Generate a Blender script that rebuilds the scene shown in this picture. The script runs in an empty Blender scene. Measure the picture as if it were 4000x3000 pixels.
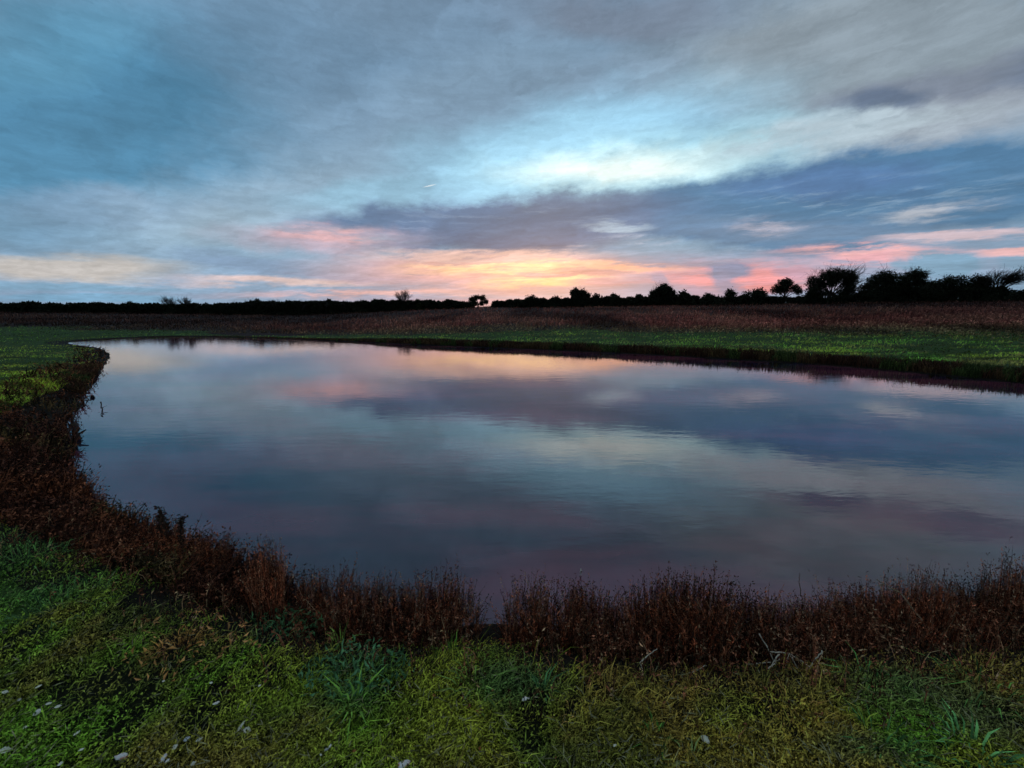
import bpy, math, random
import numpy as np
from mathutils import Vector

# ------------------------------------------------------------------ camera
F_PX = 1600.0                     # focal length in the photograph's pixels (4000 wide)
HORIZON = 1232.0
PITCH = math.atan((1500 - HORIZON) / F_PX)
EYE = 1.6
WATER_Z = -0.35
sc = bpy.context.scene
C = sc.collection
cam_d = bpy.data.cameras.new('camera')
cam_d.sensor_width = 36.0
cam_d.lens = 36.0 * F_PX / 4000.0
cam_d.clip_start = 0.05
cam_d.clip_end = 9000.0
cam = bpy.data.objects.new('camera', cam_d)
C.objects.link(cam)
cam.location = (0, 0, EYE)
cam.rotation_euler = (math.pi / 2 - PITCH, 0, 0)
sc.camera = cam


def ray(x, y):
    u = (x - 2000.0) / F_PX
    v = (1500.0 - y) / F_PX
    return np.array([u, math.cos(PITCH) + v * math.sin(PITCH), -math.sin(PITCH) + v * math.cos(PITCH)])


def at_z(x, y, z):
    d = ray(x, y)
    t = (z - EYE) / d[2]
    return np.array([d[0] * t, d[1] * t])


def azel(x, y):
    d = ray(x, y)
    return math.atan2(d[0], d[1]), math.atan2(d[2], math.hypot(d[0], d[1]))


def lin(c):
    return tuple((v / 255 / 12.92) if v / 255 <= 0.04045 else ((v / 255 + 0.055) / 1.055) ** 2.4 for v in c)


# ------------------------------------------------------------------ sky
SUN_AZ, SUN_EL = azel(2150, 1172)
world = bpy.data.worlds.new('World')
sc.world = world
world.use_nodes = True
wt = world.node_tree
wt.nodes.clear()


class NT:
    def __init__(s, tree):
        s.t = tree

    def n(s, typ, **kw):
        nd = s.t.nodes.new(typ)
        for k, v in kw.items():
            setattr(nd, k, v)
        return nd

    def put(s, sock, v):
        if isinstance(v, bpy.types.NodeSocket):
            s.t.links.new(v, sock)
        elif v is not None:
            sock.default_value = v

    def math(s, op, a, b=None, c=None, clamp=False):
        nd = s.n('ShaderNodeMath', operation=op, use_clamp=clamp)
        for i, v in enumerate((a, b, c)):
            s.put(nd.inputs[i], v)
        return nd.outputs[0]

    def vmath(s, op, a, b=None, out=0):
        nd = s.n('ShaderNodeVectorMath', operation=op)
        s.put(nd.inputs[0], a)
        s.put(nd.inputs[1], b)
        return nd.outputs[out]

    def scale(s, a, k):
        nd = s.n('ShaderNodeVectorMath', operation='SCALE')
        s.put(nd.inputs[0], a)
        s.put(nd.inputs['Scale'], k)
        return nd.outputs[0]

    def combine(s, x, y, z):
        nd = s.n('ShaderNodeCombineXYZ')
        for i, v in enumerate((x, y, z)):
            s.put(nd.inputs[i], v)
        return nd.outputs[0]

    def noise(s, vec, scale, detail=4, rough=0.5, color=False, dist=0.0):
        nd = s.n('ShaderNodeTexNoise')
        s.put(nd.inputs['Vector'], vec)
        nd.inputs['Scale'].default_value = scale
        nd.inputs['Detail'].default_value = detail
        nd.inputs['Roughness'].default_value = rough
        nd.inputs['Distortion'].default_value = dist
        return nd.outputs['Color' if color else 'Fac']

    def mapr(s, v, a, b, c=0.0, d=1.0, smooth=True):
        nd = s.n('ShaderNodeMapRange', interpolation_type='SMOOTHSTEP' if smooth else 'LINEAR')
        s.put(nd.inputs['Value'], v)
        for k, q in zip(('From Min', 'From Max', 'To Min', 'To Max'), (a, b, c, d)):
            s.put(nd.inputs[k], q)
        return nd.outputs[0]

    def mix(s, fac, a, b, blend='MIX'):
        nd = s.n('ShaderNodeMix', data_type='RGBA', blend_type=blend)
        s.put(nd.inputs['Factor'], fac)
        for k, v in ((6, a), (7, b)):
            if isinstance(v, tuple) and len(v) == 3:
                v = v + (1.0,)
            s.put(nd.inputs[k], v)
        return nd.outputs[2]

    def mapping(s, vec, loc=(0, 0, 0), rot=(0, 0, 0), scl=(1, 1, 1), typ='POINT'):
        nd = s.n('ShaderNodeMapping', vector_type=typ)
        s.put(nd.inputs['Vector'], vec)
        nd.inputs['Location'].default_value = loc
        nd.inputs['Rotation'].default_value = rot
        nd.inputs['Scale'].default_value = scl
        return nd.outputs[0]

    def ramp(s, fac, stops):
        nd = s.n('ShaderNodeValToRGB')
        cr = nd.color_ramp
        while len(cr.elements) < len(stops):
            cr.elements.new(0.5)
        for e, (p, c) in zip(cr.elements, stops):
            e.position = p
            e.color = tuple(c) + (1.0,)
        s.put(nd.inputs[0], fac)
        return nd.outputs[0]


w = NT(wt)
gen = w.n('ShaderNodeTexCoord').outputs['Generated']
sep = w.n('ShaderNodeSeparateXYZ')
wt.links.new(gen, sep.inputs[0])
dx, dy, dz = sep.outputs
az = w.math('ARCTAN2', dx, dy)
el = w.math('ARCSINE', dz)
ae = w.combine(az, el, 0.0)
# cloud decks lie on a high plane: streaks run towards a point low on the left
inv = w.math('DIVIDE', 1.0, w.math('ADD', w.math('MAXIMUM', dz, 0.0), 0.10))
plane = w.combine(w.math('MULTIPLY', dx, inv), w.math('MULTIPLY', dy, inv), 0.0)
HALF = (0.5, 0.5, 0.5)
puff = w.vmath('SUBTRACT', w.noise(w.mapping(gen, scl=(1, 1, 2.0)), 2.6, 2, 0.55, color=True), HALF)
puff_fine = w.vmath('SUBTRACT', w.noise(w.mapping(gen, scl=(1, 1, 1.9)), 11.0, 5, 0.62, color=True), HALF)
deck = w.vmath('ADD', plane, w.scale(puff_fine, 0.35))
streak_v = w.mapping(w.mapping(deck, rot=(0, 0, math.radians(-147))), scl=(0.42, 1.15, 1))
streak = w.noise(streak_v, 1.0, 5, 0.58)
mottle = w.noise(w.mapping(streak_v, loc=(7, 3, 0), scl=(1.8, 1.5, 1)), 2.0, 5, 0.62)
flat = w.noise(w.mapping(ae, rot=(0, 0, math.radians(-3)), scl=(3.4, 30, 1)), 1.0, 5, 0.62)
flat2 = w.noise(w.mapping(w.vmath('ADD', ae, w.scale(puff_fine, 0.02)), rot=(0, 0, math.radians(-4)), scl=(8.0, 64, 1), loc=(3, 5, 0)), 1.0, 5, 0.62)
w1 = w.vmath('MULTIPLY', puff, (0.16, 0.10, 0.0))
w2 = w.vmath('MULTIPLY', puff_fine, (0.11, 0.055, 0.0))
w3 = w.combine(0.0, w.math('MULTIPLY', w.math('SUBTRACT', flat, 0.5), 0.06), 0.0)
v_soft = w.vmath('ADD', w.vmath('ADD', ae, w1), w2)
v_flat = w.vmath('ADD', w.vmath('ADD', ae, w.scale(w2, 0.40)), w3)
v_puff = w.vmath('ADD', ae, w.scale(w2, 0.8))

XY = {}
for _k, _v in (('soft', v_soft), ('flat', v_flat), ('puff', v_puff)):
    _s = w.n('ShaderNodeSeparateXYZ')
    wt.links.new(_v, _s.inputs[0])
    XY[_k] = (_s.outputs[0], _s.outputs[1])

el01 = w.math('DIVIDE', el, math.pi / 2, clamp=True)
col = w.ramp(el01, [(0.0, lin((122, 150, 178))), (0.04, lin((122, 150, 178))), (0.11, lin((122, 154, 178))),
                    (0.22, lin((110, 142, 168))), (0.36, lin((104, 130, 154))), (0.5, lin((118, 136, 160))),
                    (0.7, lin((128, 142, 164))), (1.0, lin((130, 144, 164)))])


def cloud(p0, p1, hw, c, s=0.8, inner=0.15, vec='soft', tex=None, k=(0.35, 0.65)):
    """A cloud bank on the celestial sphere: an uneven streak between two sky directions."""
    global col
    a0, e0 = azel(*p0)
    a1, e1 = azel(*p1)
    mx, my = (p0[0] + p1[0]) / 2, (p0[1] + p1[1]) / 2
    ang = math.atan2(e1 - e0, a1 - a0)
    ax, ey = azel(mx, my)
    ln = math.hypot(p1[0] - p0[0], p1[1] - p0[1]) or 1.0
    nx, ny = -(p1[1] - p0[1]) / ln, (p1[0] - p0[0]) / ln
    b0 = azel(mx + nx * hw, my + ny * hw)
    # width measured across the rotated axis
    wd = abs(-(b0[0] - ax) * math.sin(ang) + (b0[1] - ey) * math.cos(ang)) or 0.01
    hl = math.hypot(a1 - a0, e1 - e0) / 2 + wd
    sx, sy = XY[vec]
    ca, sa, c0, c1 = math.cos(ang), math.sin(ang), (a0 + a1) / 2, (e0 + e1) / 2
    q0 = w.math('MULTIPLY_ADD', sx, ca / hl, w.math('MULTIPLY_ADD', sy, sa / hl, -(c0 * ca + c1 * sa) / hl))
    q1 = w.math('MULTIPLY_ADD', sx, -sa / wd, w.math('MULTIPLY_ADD', sy, ca / wd, (c0 * sa - c1 * ca) / wd))
    r = w.math('MULTIPLY_ADD', q0, q0, w.math('MULTIPLY', q1, q1))
    kk = 1.15 / (1 - inner * inner)
    mask = w.math('MULTIPLY_ADD', r, -kk, kk, clamp=True)
    mask = w.math('MULTIPLY', w.math('MULTIPLY', mask, mask), s)
    if tex is not None:
        mask = w.math('MULTIPLY', mask, w.mapr(tex, k[0], k[1]))
    col = w.mix(mask, col, lin(c))


# broad tones of the sky
cloud((-900, 760), (1000, 250), 640, (66, 118, 150), 0.95, 0.0)
cloud((-500, 250), (700, 60), 300, (80, 130, 158), 0.7, 0.0)
cloud((900, 80), (1700, 480), 300, (96, 126, 152), 0.7, 0.0)
cloud((1200, 520), (2500, 120), 250, (120, 148, 172), 0.8, 0.0)
cloud((200, 960), (1700, 600), 230, (134, 162, 184), 0.9, 0.0)
cloud((-300, 860), (900, 800), 120, (112, 138, 164), 0.6, 0.0)
cloud((2600, 240), (4400, 60), 480, (130, 143, 153), 0.95, 0.2)
cloud((3000, 580), (4400, 340), 220, (150, 156, 166), 0.75, 0.0)
cloud((1900, 40), (3100, -60), 170, (108, 120, 138), 0.75, 0.0)
cloud((2000, 360), (3000, 130), 120, (114, 136, 156), 0.5, 0.0)
# the bright opening
cloud((1500, 720), (3000, 360), 262, (144, 192, 218), 0.98, 0.25)
cloud((1800, 690), (3400, 500), 190, (168, 214, 230), 0.9, 0.0)
cloud((1950, 680), (3000, 600), 120, (212, 238, 240), 0.95, 0.0)
cloud((2200, 675), (2750, 650), 60, (236, 250, 246), 0.8, 0.0)
cloud((2700, 590), (4000, 440), 100, (168, 184, 194), 0.8, 0.0, tex=mottle, k=(0.25, 0.55))
cloud((1000, 770), (1900, 700), 90, (136, 180, 204), 0.7, 0.0)
cloud((500, 860), (1300, 870), 120, (144, 168, 186), 0.6, 0.0)
# low lilac veil and the dark banks
cloud((900, 1040), (4400, 1000), 130, (150, 146, 170), 0.85, 0.3, 'flat')
cloud((3000, 440), (4300, 260), 110, (112, 122, 140), 0.8, 0.0, tex=mottle, k=(0.2, 0.5))
cloud((3280, 400), (3640, 370), 60, (90, 106, 130), 0.9, 0.0, vec='puff')
cloud((3800, 330), (4300, 270), 90, (98, 112, 134), 0.8, 0.0)
cloud((2400, 870), (4500, 660), 228, (68, 110, 146), 0.98, 0.66)
cloud((2800, 720), (3700, 730), 120, (70, 104, 146), 0.9, 0.0)
cloud((2500, 880), (4000, 900), 90, (100, 126, 156), 0.7, 0.0, vec='flat')
cloud((1050, 870), (2750, 835), 125, (82, 108, 142), 0.97, 0.6)
cloud((1500, 910), (2600, 930), 84, (76, 98, 132), 0.9, 0.2, 'flat')
cloud((1900, 800), (2600, 800), 60, (92, 112, 140), 0.6, 0.0)
cloud((3400, 950), (4400, 920), 90, (116, 138, 164), 0.7, 0.0, vec='flat')
cloud((2700, 800), (4300, 740), 150, (122, 148, 172), 0.6, 0.0, 'flat', tex=flat2, k=(0.5, 0.66))
cloud((1100, 850), (2600, 830), 90, (128, 148, 172), 0.55, 0.0, 'flat', tex=flat2, k=(0.5, 0.66))
# lit gaps in the dark banks
cloud((2220, 872), (2580, 892), 22, (160, 178, 192), 0.7, 0.0, vec='flat', tex=mottle, k=(0.3, 0.6))
cloud((2350, 925), (2650, 940), 34, (168, 174, 190), 0.8, 0.0, vec='puff', tex=mottle)
cloud((2850, 880), (3150, 890), 50, (166, 164, 180), 0.9, 0.0, vec='puff', tex=flat2)
cloud((3400, 860), (4000, 790), 50, (164, 168, 178), 0.85, 0.0, vec='puff', tex=flat2)
cloud((3300, 955), (4300, 885), 26, (196, 172, 178), 0.8, 0.0, vec='flat')
# sunset colours low in the sky
cloud((800, 900), (1700, 950), 92, (166, 150, 166), 0.85, 0.0)
cloud((1000, 900), (1550, 930), 60, (204, 158, 160), 0.75, 0.0, 'flat', tex=flat2, k=(0.38, 0.6))
cloud((600, 985), (1300, 1065), 60, (110, 136, 166), 0.85, 0.0, vec='flat')
cloud((-500, 1025), (800, 1050), 75, (178, 172, 168), 0.9, 0.0, 'flat')
cloud((-500, 1110), (900, 1120), 36, (104, 146, 174), 0.75, 0.0, vec='flat')
cloud((-400, 1170), (900, 1175), 30, (104, 154, 186), 0.8, 0.0, vec='flat')
cloud((500, 1085), (1600, 1100), 28, (204, 178, 174), 0.85, 0.0, vec='flat')
cloud((700, 1150), (2100, 1140), 26, (212, 166, 164), 0.85, 0.0, vec='flat', tex=flat2, k=(0.25, 0.55))
cloud((1150, 1040), (2700, 1060), 100, (214, 164, 160), 0.95, 0.0, 'flat')
cloud((1300, 1000), (2500, 985), 44, (218, 180, 170), 0.85, 0.0, vec='flat', tex=mottle, k=(0.3, 0.55))
cloud((1450, 1050), (2500, 1032), 40, (252, 204, 160), 1.0, 0.0, 'flat', tex=flat2, k=(0.34, 0.56))
cloud((1800, 1112), (2450, 1082), 36, (252, 200, 156), 1.0, 0.0, 'flat', tex=flat2, k=(0.3, 0.52))
cloud((1800, 1060), (2300, 1048), 22, (255, 216, 172), 0.6, 0.0, 'flat')
cloud((2200, 1035), (2850, 1048), 26, (252, 186, 158), 0.95, 0.0, 'flat')
cloud((1200, 1085), (1950, 1100), 22, (176, 150, 164), 0.85, 0.0, vec='flat', tex=flat2)
cloud((1900, 1082), (2550, 1060), 13, (196, 148, 148), 0.95, 0.0, vec='flat')
cloud((2150, 1105), (2650, 1090), 22, (182, 144, 156), 0.9, 0.0, vec='flat')
cloud((1500, 1030), (2100, 1018), 9, (206, 158, 152), 0.8, 0.0, vec='flat')
cloud((2500, 1075), (3250, 1085), 84, (190, 146, 160), 0.8, 0.0, 'flat')
cloud((2550, 1080), (3250, 1085), 76, (220, 144, 150), 0.95, 0.0, 'flat', tex=flat2, k=(0.34, 0.56))
cloud((2900, 1115), (3100, 1125), 36, (228, 138, 142), 0.6, 0.0, 'puff')
cloud((2950, 990), (3850, 985), 40, (212, 158, 160), 0.95, 0.0, 'flat', tex=flat2, k=(0.36, 0.58))
cloud((3150, 1030), (3650, 1020), 36, (206, 150, 158), 0.9, 0.0, vec='flat', tex=flat2, k=(0.34, 0.56))
cloud((3700, 985), (4400, 985), 28, (216, 166, 166), 0.9, 0.0, vec='flat')
cloud((1000, 1185), (2800, 1178), 34, (168, 150, 170), 0.85, 0.0, vec='flat')
cloud((1000, 1075), (2900, 1050), 95, (158, 142, 162), 0.8, 0.0, 'flat', tex=flat, k=(0.5, 0.64))
cloud((850, 915), (1700, 935), 80, (136, 148, 168), 0.8, 0.0, 'flat', tex=flat, k=(0.48, 0.62))
cloud((2900, 1010), (4300, 990), 60, (136, 146, 168), 0.75, 0.0, 'flat', tex=flat, k=(0.48, 0.62))
cloud((1450, 862), (2600, 885), 70, (80, 106, 140), 0.85, 0.2, 'flat')
cloud((2230, 876), (2570, 892), 18, (150, 170, 186), 0.6, 0.0, vec='flat', tex=mottle, k=(0.35, 0.6))
# cumulus standing against the glow
cloud((2780, 1050), (2910, 1060), 50, (120, 130, 162), 0.98, 0.4, 'puff')
cloud((2820, 1085), (2860, 1160), 62, (138, 136, 164), 0.9, 0.2, 'puff')
cloud((2570, 1090), (2610, 1120), 36, (152, 142, 168), 0.9, 0.3, 'puff')
cloud((2680, 1140), (2800, 1160), 44, (160, 140, 164), 0.8, 0.1, 'puff')
cloud((3540, 1030), (3850, 1045), 56, (104, 140, 166), 0.95, 0.6, 'puff')
cloud((3250, 1100), (4400, 1120), 56, (112, 146, 174), 0.9, 0.3, 'puff')
cloud((3930, 1020), (4400, 1030), 56, (110, 142, 168), 0.9, 0.6, 'puff')
cloud((3040, 1060), (3160, 1075), 36, (172, 138, 160), 0.8, 0.2, 'puff')
# uneven thickness of the cloud decks
shade = w.mapr(streak, 0.30, 0.70, 0.86, 1.14)
shade = w.math('MULTIPLY', shade, w.mapr(mottle, 0.28, 0.72, 0.90, 1.10))
shade = w.math('MULTIPLY', shade, w.mapr(flat2, 0.3, 0.7, 0.95, 1.05))
shade = w.math('MULTIPLY', shade, w.mapr(w.noise(w.mapping(streak_v, scl=(2.2, 1.2, 1), loc=(1, 9, 0)), 7.0, 3, 0.65), 0.28, 0.72, 0.93, 1.07))
col = w.mix(1.0, col, w.combine(shade, shade, shade), 'MULTIPLY')
# short vapour trail
ct = [azel(1645, 733), azel(1712, 718)]
cang = math.atan2(ct[1][1] - ct[0][1], ct[1][0] - ct[0][0])
cm = w.mapping(ae, loc=((ct[0][0] + ct[1][0]) / 2, (ct[0][1] + ct[1][1]) / 2, 0), rot=(0, 0, cang),
               scl=(math.hypot(ct[1][0] - ct[0][0], ct[1][1] - ct[0][1]) / 2, 0.0019, 1), typ='TEXTURE')
col = w.mix(w.mapr(w.vmath('LENGTH', cm, out=1), 0.2, 1.0, 0.6, 0.0), col, lin((225, 230, 230)))

sky = w.n('ShaderNodeTexSky', sky_type='NISHITA', sun_disc=False, sun_elevation=SUN_EL, sun_rotation=SUN_AZ)
bg_sky = w.n('ShaderNodeBackground')
bg_sky.inputs['Strength'].default_value = 0.012
wt.links.new(sky.outputs[0], bg_sky.inputs['Color'])
bg_cloud = w.n('ShaderNodeBackground')
bg_cloud.inputs['Strength'].default_value = 0.93
wt.links.new(col, bg_cloud.inputs['Color'])
add = w.n('ShaderNodeAddShader')
wt.links.new(bg_sky.outputs[0], add.inputs[0])
wt.links.new(bg_cloud.outputs[0], add.inputs[1])
wo = w.n('ShaderNodeOutputWorld')
wt.links.new(add.outputs[0], wo.inputs['Surface'])
world.cycles.sampling_method = 'NONE'

sun_d = bpy.data.lights.new('sun', 'SUN')
sun_d.energy = 0.12
sun_d.angle = math.radians(3)
sun_d.color = (1.0, 0.72, 0.5)
sun = bpy.data.objects.new('sun', sun_d)
C.objects.link(sun)
sdir = Vector((math.sin(SUN_AZ) * math.cos(SUN_EL), math.cos(SUN_AZ) * math.cos(SUN_EL), math.sin(SUN_EL)))
sun.rotation_euler = (-sdir).to_track_quat('-Z', 'Y').to_euler()
sun.location = (0, 0, 30)

sc.view_settings.view_transform = 'Standard'
sc.view_settings.look = 'None'
sc.view_settings.exposure = 0.34
sc.view_settings.gamma = 1.0
sc.view_settings.use_curve_mapping = False
sc.cycles.use_denoising = True
sc.cycles.max_bounces = 4
sc.cycles.diffuse_bounces = 2
sc.cycles.sample_clamp_indirect = 4.0
sc.cycles.use_adaptive_sampling = True
sc.cycles.adaptive_threshold = 0.02
sc.cycles.adaptive_min_samples = 12

# ------------------------------------------------------------------ helpers
R = np.random.default_rng(11)


def tag(o, label=None, cat=None, group=None, kind=None):
    for k, v in (('label', label), ('category', cat), ('group', group), ('kind', kind)):
        if v:
            o[k] = v
    return o


def make_mesh(name, verts, loops, starts, cols=None, smooth=False):
    me = bpy.data.meshes.new(name)
    nv, nl, nf = len(verts), len(loops), len(starts)
    me.vertices.add(nv)
    me.vertices.foreach_set('co', np.asarray(verts, np.float32).ravel())
    me.loops.add(nl)
    me.loops.foreach_set('vertex_index', np.asarray(loops, np.int32))
    me.polygons.add(nf)
    me.polygons.foreach_set('loop_start', np.asarray(starts, np.int32))
    if smooth:
        me.polygons.foreach_set('use_smooth', np.ones(nf, bool))
    me.update(calc_edges=True)
    if cols is not None:
        at = me.color_attributes.new('col', 'FLOAT_COLOR', 'POINT')
        c4 = np.ones((nv, 4), np.float32)
        c4[:, :3] = cols
        at.data.foreach_set('color', c4.ravel())
    return me


class Geo:
    """Collects ribbons, leaflets and tubes into one mesh."""

    def __init__(s):
        s.v, s.l, s.st, s.c, s.nv, s.nl = [], [], [], [], 0, 0

    def _add(s, verts, loops, sizes, cols):
        verts = np.asarray(verts, float).reshape(-1, 3)
        loops = np.asarray(loops).ravel()
        sizes = np.asarray(sizes).ravel()
        s.v.append(verts)
        s.l.append(loops + s.nv)
        st = np.concatenate(([0], np.cumsum(sizes)[:-1])) + s.nl
        s.st.append(st)
        s.c.append(np.asarray(cols, float).reshape(-1, 3))
        s.nv += len(verts)
        s.nl += len(loops)

    def blades(s, P, h, wd, lean, bend, col, face=None, tip=0.0, dark=0.55):
        """Ribbons rooted at P (N,3): height h, width wd, lean (N,2) sideways travel of the tip, bend drops the tip."""
        P = np.asarray(P, float)
        n = len(P)
        if n == 0:
            return
        h, wd = np.broadcast_to(h, n), np.broadcast_to(wd, n)
        a = R.uniform(0, 2 * math.pi, n) if face is None else face
        side = np.stack([np.cos(a), np.sin(a), np.zeros(n)], 1) * (wd * 0.5)[:, None]
        L = np.concatenate([lean, np.zeros((n, 1))], 1)
        mid = P + L * 0.38
        mid[:, 2] += h * 0.58
        top = P + L
        top[:, 2] += h * (1 - bend)
        V = np.stack([P - side * 0.8, P + side * 0.8, mid + side * 0.85, mid - side * 0.85, top + side * tip + 1e-5], 1)
        b = np.arange(n)[:, None] * 5
        loops = (b + np.array([0, 1, 2, 3, 3, 2, 4])).ravel()
        sizes = np.tile([4, 3], n)
        col = np.asarray(col)
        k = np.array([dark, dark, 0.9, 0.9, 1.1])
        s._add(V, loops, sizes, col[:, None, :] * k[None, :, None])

    def leaves(s, P, length, width, col, up=0.5, dirs=None, curl=0.25):
        """Small pointed leaves folded along the middle: four vertices each."""
        P = np.asarray(P, float)
        n = len(P)
        if n == 0:
            return
        length, width = np.broadcast_to(length, n), np.broadcast_to(width, n)
        if dirs is None:
            d = R.normal(size=(n, 3))
            d[:, 2] = d[:, 2] * 0.6 + up * 0.5
        else:
            d = np.array(dirs, float)
        d /= np.linalg.norm(d, axis=1)[:, None] + 1e-9
        q = R.normal(size=(n, 3))
        sd = np.cross(d, q)
        sd /= np.linalg.norm(sd, axis=1)[:, None] + 1e-9
        nn = np.cross(d, sd)
        tipv = P + d * length[:, None]
        m = P + d * (length * 0.5)[:, None] + nn * (length * curl)[:, None]
        V = np.stack([P, m + sd * (width * .5)[:, None], tipv, m - sd * (width * .5)[:, None]], 1)
        b = np.arange(n)[:, None] * 4
        s._add(V, (b + np.array([0, 1, 2, 0, 2, 3])).ravel(), np.tile([3, 3], n), np.repeat(np.asarray(col), 4, 0))

    def tube(s, pts, radii, col, sides=4):
        pts = np.asarray(pts, float)
        n = len(pts)
        t = np.gradient(pts, axis=0)
        t /= np.linalg.norm(t, axis=1)[:, None] + 1e-9
        ref = np.array([0.31, 0.17, 0.93]) if abs(t[0, 2]) < 0.8 else np.array([1.0, 0.2, 0.1])
        u = np.cross(t, ref)
        u /= np.linalg.norm(u, axis=1)[:, None] + 1e-9
        v = np.cross(t, u)
        a = np.arange(sides) * 2 * math.pi / sides
        ring = pts[:, None, :] + (u[:, None, :] * np.cos(a)[None, :, None] + v[:, None, :] * np.sin(a)[None, :, None]) * np.asarray(radii, float)[:, None, None]
        loops = []
        for i in range(n - 1):
            for j in range(sides):
                k = (j + 1) % sides
                loops += [i * sides + j, i * sides + k, (i + 1) * sides + k, (i + 1) * sides + j]
        sizes = [4] * ((n - 1) * sides)
        loops += list(range(sides))[::-1] + [(n - 1) * sides + j for j in range(sides)]
        sizes += [sides, sides]
        s._add(ring.reshape(-1, 3), loops, sizes, np.tile(np.asarray(col, float), (n * sides, 1)))

    def mesh(s, name, smooth=False):
        if not s.v:
            return None
        return make_mesh(name, np.concatenate(s.v), np.concatenate(s.l), np.concatenate(s.st), np.concatenate(s.c), smooth)

    def build(s, name, material, parent=None, smooth=False):
        me = s.mesh(name, smooth)
        if me is None:
            return None
        return link(name, me, material, parent)


def link(name, me, material=None, parent=None):
    o = bpy.data.objects.new(name, me)
    if material is not None and len(me.materials) == 0:
        me.materials.append(material)
    C.objects.link(o)
    o.parent = parent
    return o


def empty(name, loc=(0, 0, 0), rz=0.0):
    o = bpy.data.objects.new(name, None)
    o.empty_display_size = 0.2
    C.objects.link(o)
    o.location = loc
    o.rotation_euler = (0, 0, rz)
    return o


# value noise on the ground plane, used for patches of plants and for relief
def _lattice(seed):
    return np.random.default_rng(seed).random((256, 256))


_LAT = [_lattice(s) for s in range(8)]


def vnoise(x, y, seed=0):
    g = _LAT[seed % 8]
    x, y = np.asarray(x, float) + 37.3 * seed, np.asarray(y, float) + 11.7 * seed
    xi, yi = np.floor(x).astype(int), np.floor(y).astype(int)
    fx, fy = x - xi, y - yi
    fx, fy = fx * fx * (3 - 2 * fx), fy * fy * (3 - 2 * fy)
    a, b = g[xi % 256, yi % 256], g[(xi + 1) % 256, yi % 256]
    c, d = g[xi % 256, (yi + 1) % 256], g[(xi + 1) % 256, (yi + 1) % 256]
    return (a * (1 - fx) + b * fx) * (1 - fy) + (c * (1 - fx) + d * fx) * fy


def fbm(x, y, f=1.0, seed=0, octv=4):
    t, amp, tot = 0.0, 1.0, 0.0
    for i in range(octv):
        t = t + amp * vnoise(np.asarray(x) * f * 2 ** i, np.asarray(y) * f * 2 ** i, seed + i)
        tot += amp
        amp *= 0.5
    return t / tot


def sstep(a, b, x):
    t = np.clip((x - a) / (b - a), 0, 1)
    return t * t * (3 - 2 * t)


# ------------------------------------------------------------------ pond outline
far_px = [(215, 1338), (480, 1322), (700, 1314), (1000, 1319), (1300, 1331), (1650, 1347), (2000, 1362), (2300, 1374),
          (2600, 1389), (2900, 1406), (3200, 1425), (3500, 1449), (3800, 1478), (4000, 1498)]
left_px = [(265, 1760), (255, 1700), (245, 1640), (285, 1620), (300, 1560), (350, 1500), (395, 1440), (425, 1400),
           (410, 1364), (330, 1352)]
POND = [tuple(at_z(x, y, WATER_Z)) for x, y in far_px]
POND += [(15.1, 9.9), (15.1, 7.61), (13.81, 5.45), (11.12, 4.08), (7.85, 3.25), (5.11, 2.92), (3.73, 2.57), (3.0, 2.38), (2.17, 2.24),
         (1.34, 2.18), (0.62, 2.22), (0.15, 2.27), (-0.12, 2.31), (-0.36, 2.24), (-0.83, 2.33), (-1.45, 2.52), (-2.29, 2.89), (-3.25, 3.36),
         (-4.44, 3.97), (-5.45, 4.7), (-5.97, 5.16)]
POND += [tuple(at_z(x, y, WATER_Z)) for x, y in left_px]
POND = np.array(POND)


def smooth_poly(P, it=2):
    for _ in range(it):
        Q = np.roll(P, -1, 0)
        P = np.stack([0.75 * P + 0.25 * Q, 0.25 * P + 0.75 * Q], 1).reshape(-1, 2)
    return P


POND_S = smooth_poly(POND, 2)
# uneven water's edge
_e = np.stack([fbm(POND_S[:, 0], POND_S[:, 1], 1.3, 2) - .5, fbm(POND_S[:, 0], POND_S[:, 1], 1.3, 5) - .5], 1)
POND_S = POND_S + _e * 0.18


def inside(poly, x, y):
    c = np.zeros(len(x), bool)
    n = len(poly)
    for i in range(n):
        x0, y0 = poly[i]
        x1, y1 = poly[(i + 1) % n]
        if y0 == y1:
            continue
        k = ((y0 > y) != (y1 > y)) & (x < (x1 - x0) * (y - y0) / (y1 - y0) + x0)
        c ^= k
    return c


def poly_dist(poly, x, y):
    d2 = np.full(len(x), 1e18)
    n = len(poly)
    for i in range(n):
        p, q = np.array(poly[i]), np.array(poly[(i + 1) % n])
        e = q - p
        t = np.clip(((x - p[0]) * e[0] + (y - p[1]) * e[1]) / (e @ e + 1e-12), 0, 1)
        d2 = np.minimum(d2, (x - p[0] - t * e[0]) ** 2 + (y - p[1] - t * e[1]) ** 2)
    return np.sqrt(d2)


def pond_sd(x, y):
    """Distance to the water's edge: positive on land."""
    x, y = np.asarray(x, float).ravel(), np.asarray(y, float).ravel()
    out = np.hypot(x, y - 12) - 22.0
    near = (np.abs(x) < 200) & (y > -15) & (y < 150)
    d = poly_dist(POND_S, x[near], y[near])
    out[near] = np.where(inside(POND_S, x[near], y[near]), -d, d)
    return out


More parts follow.
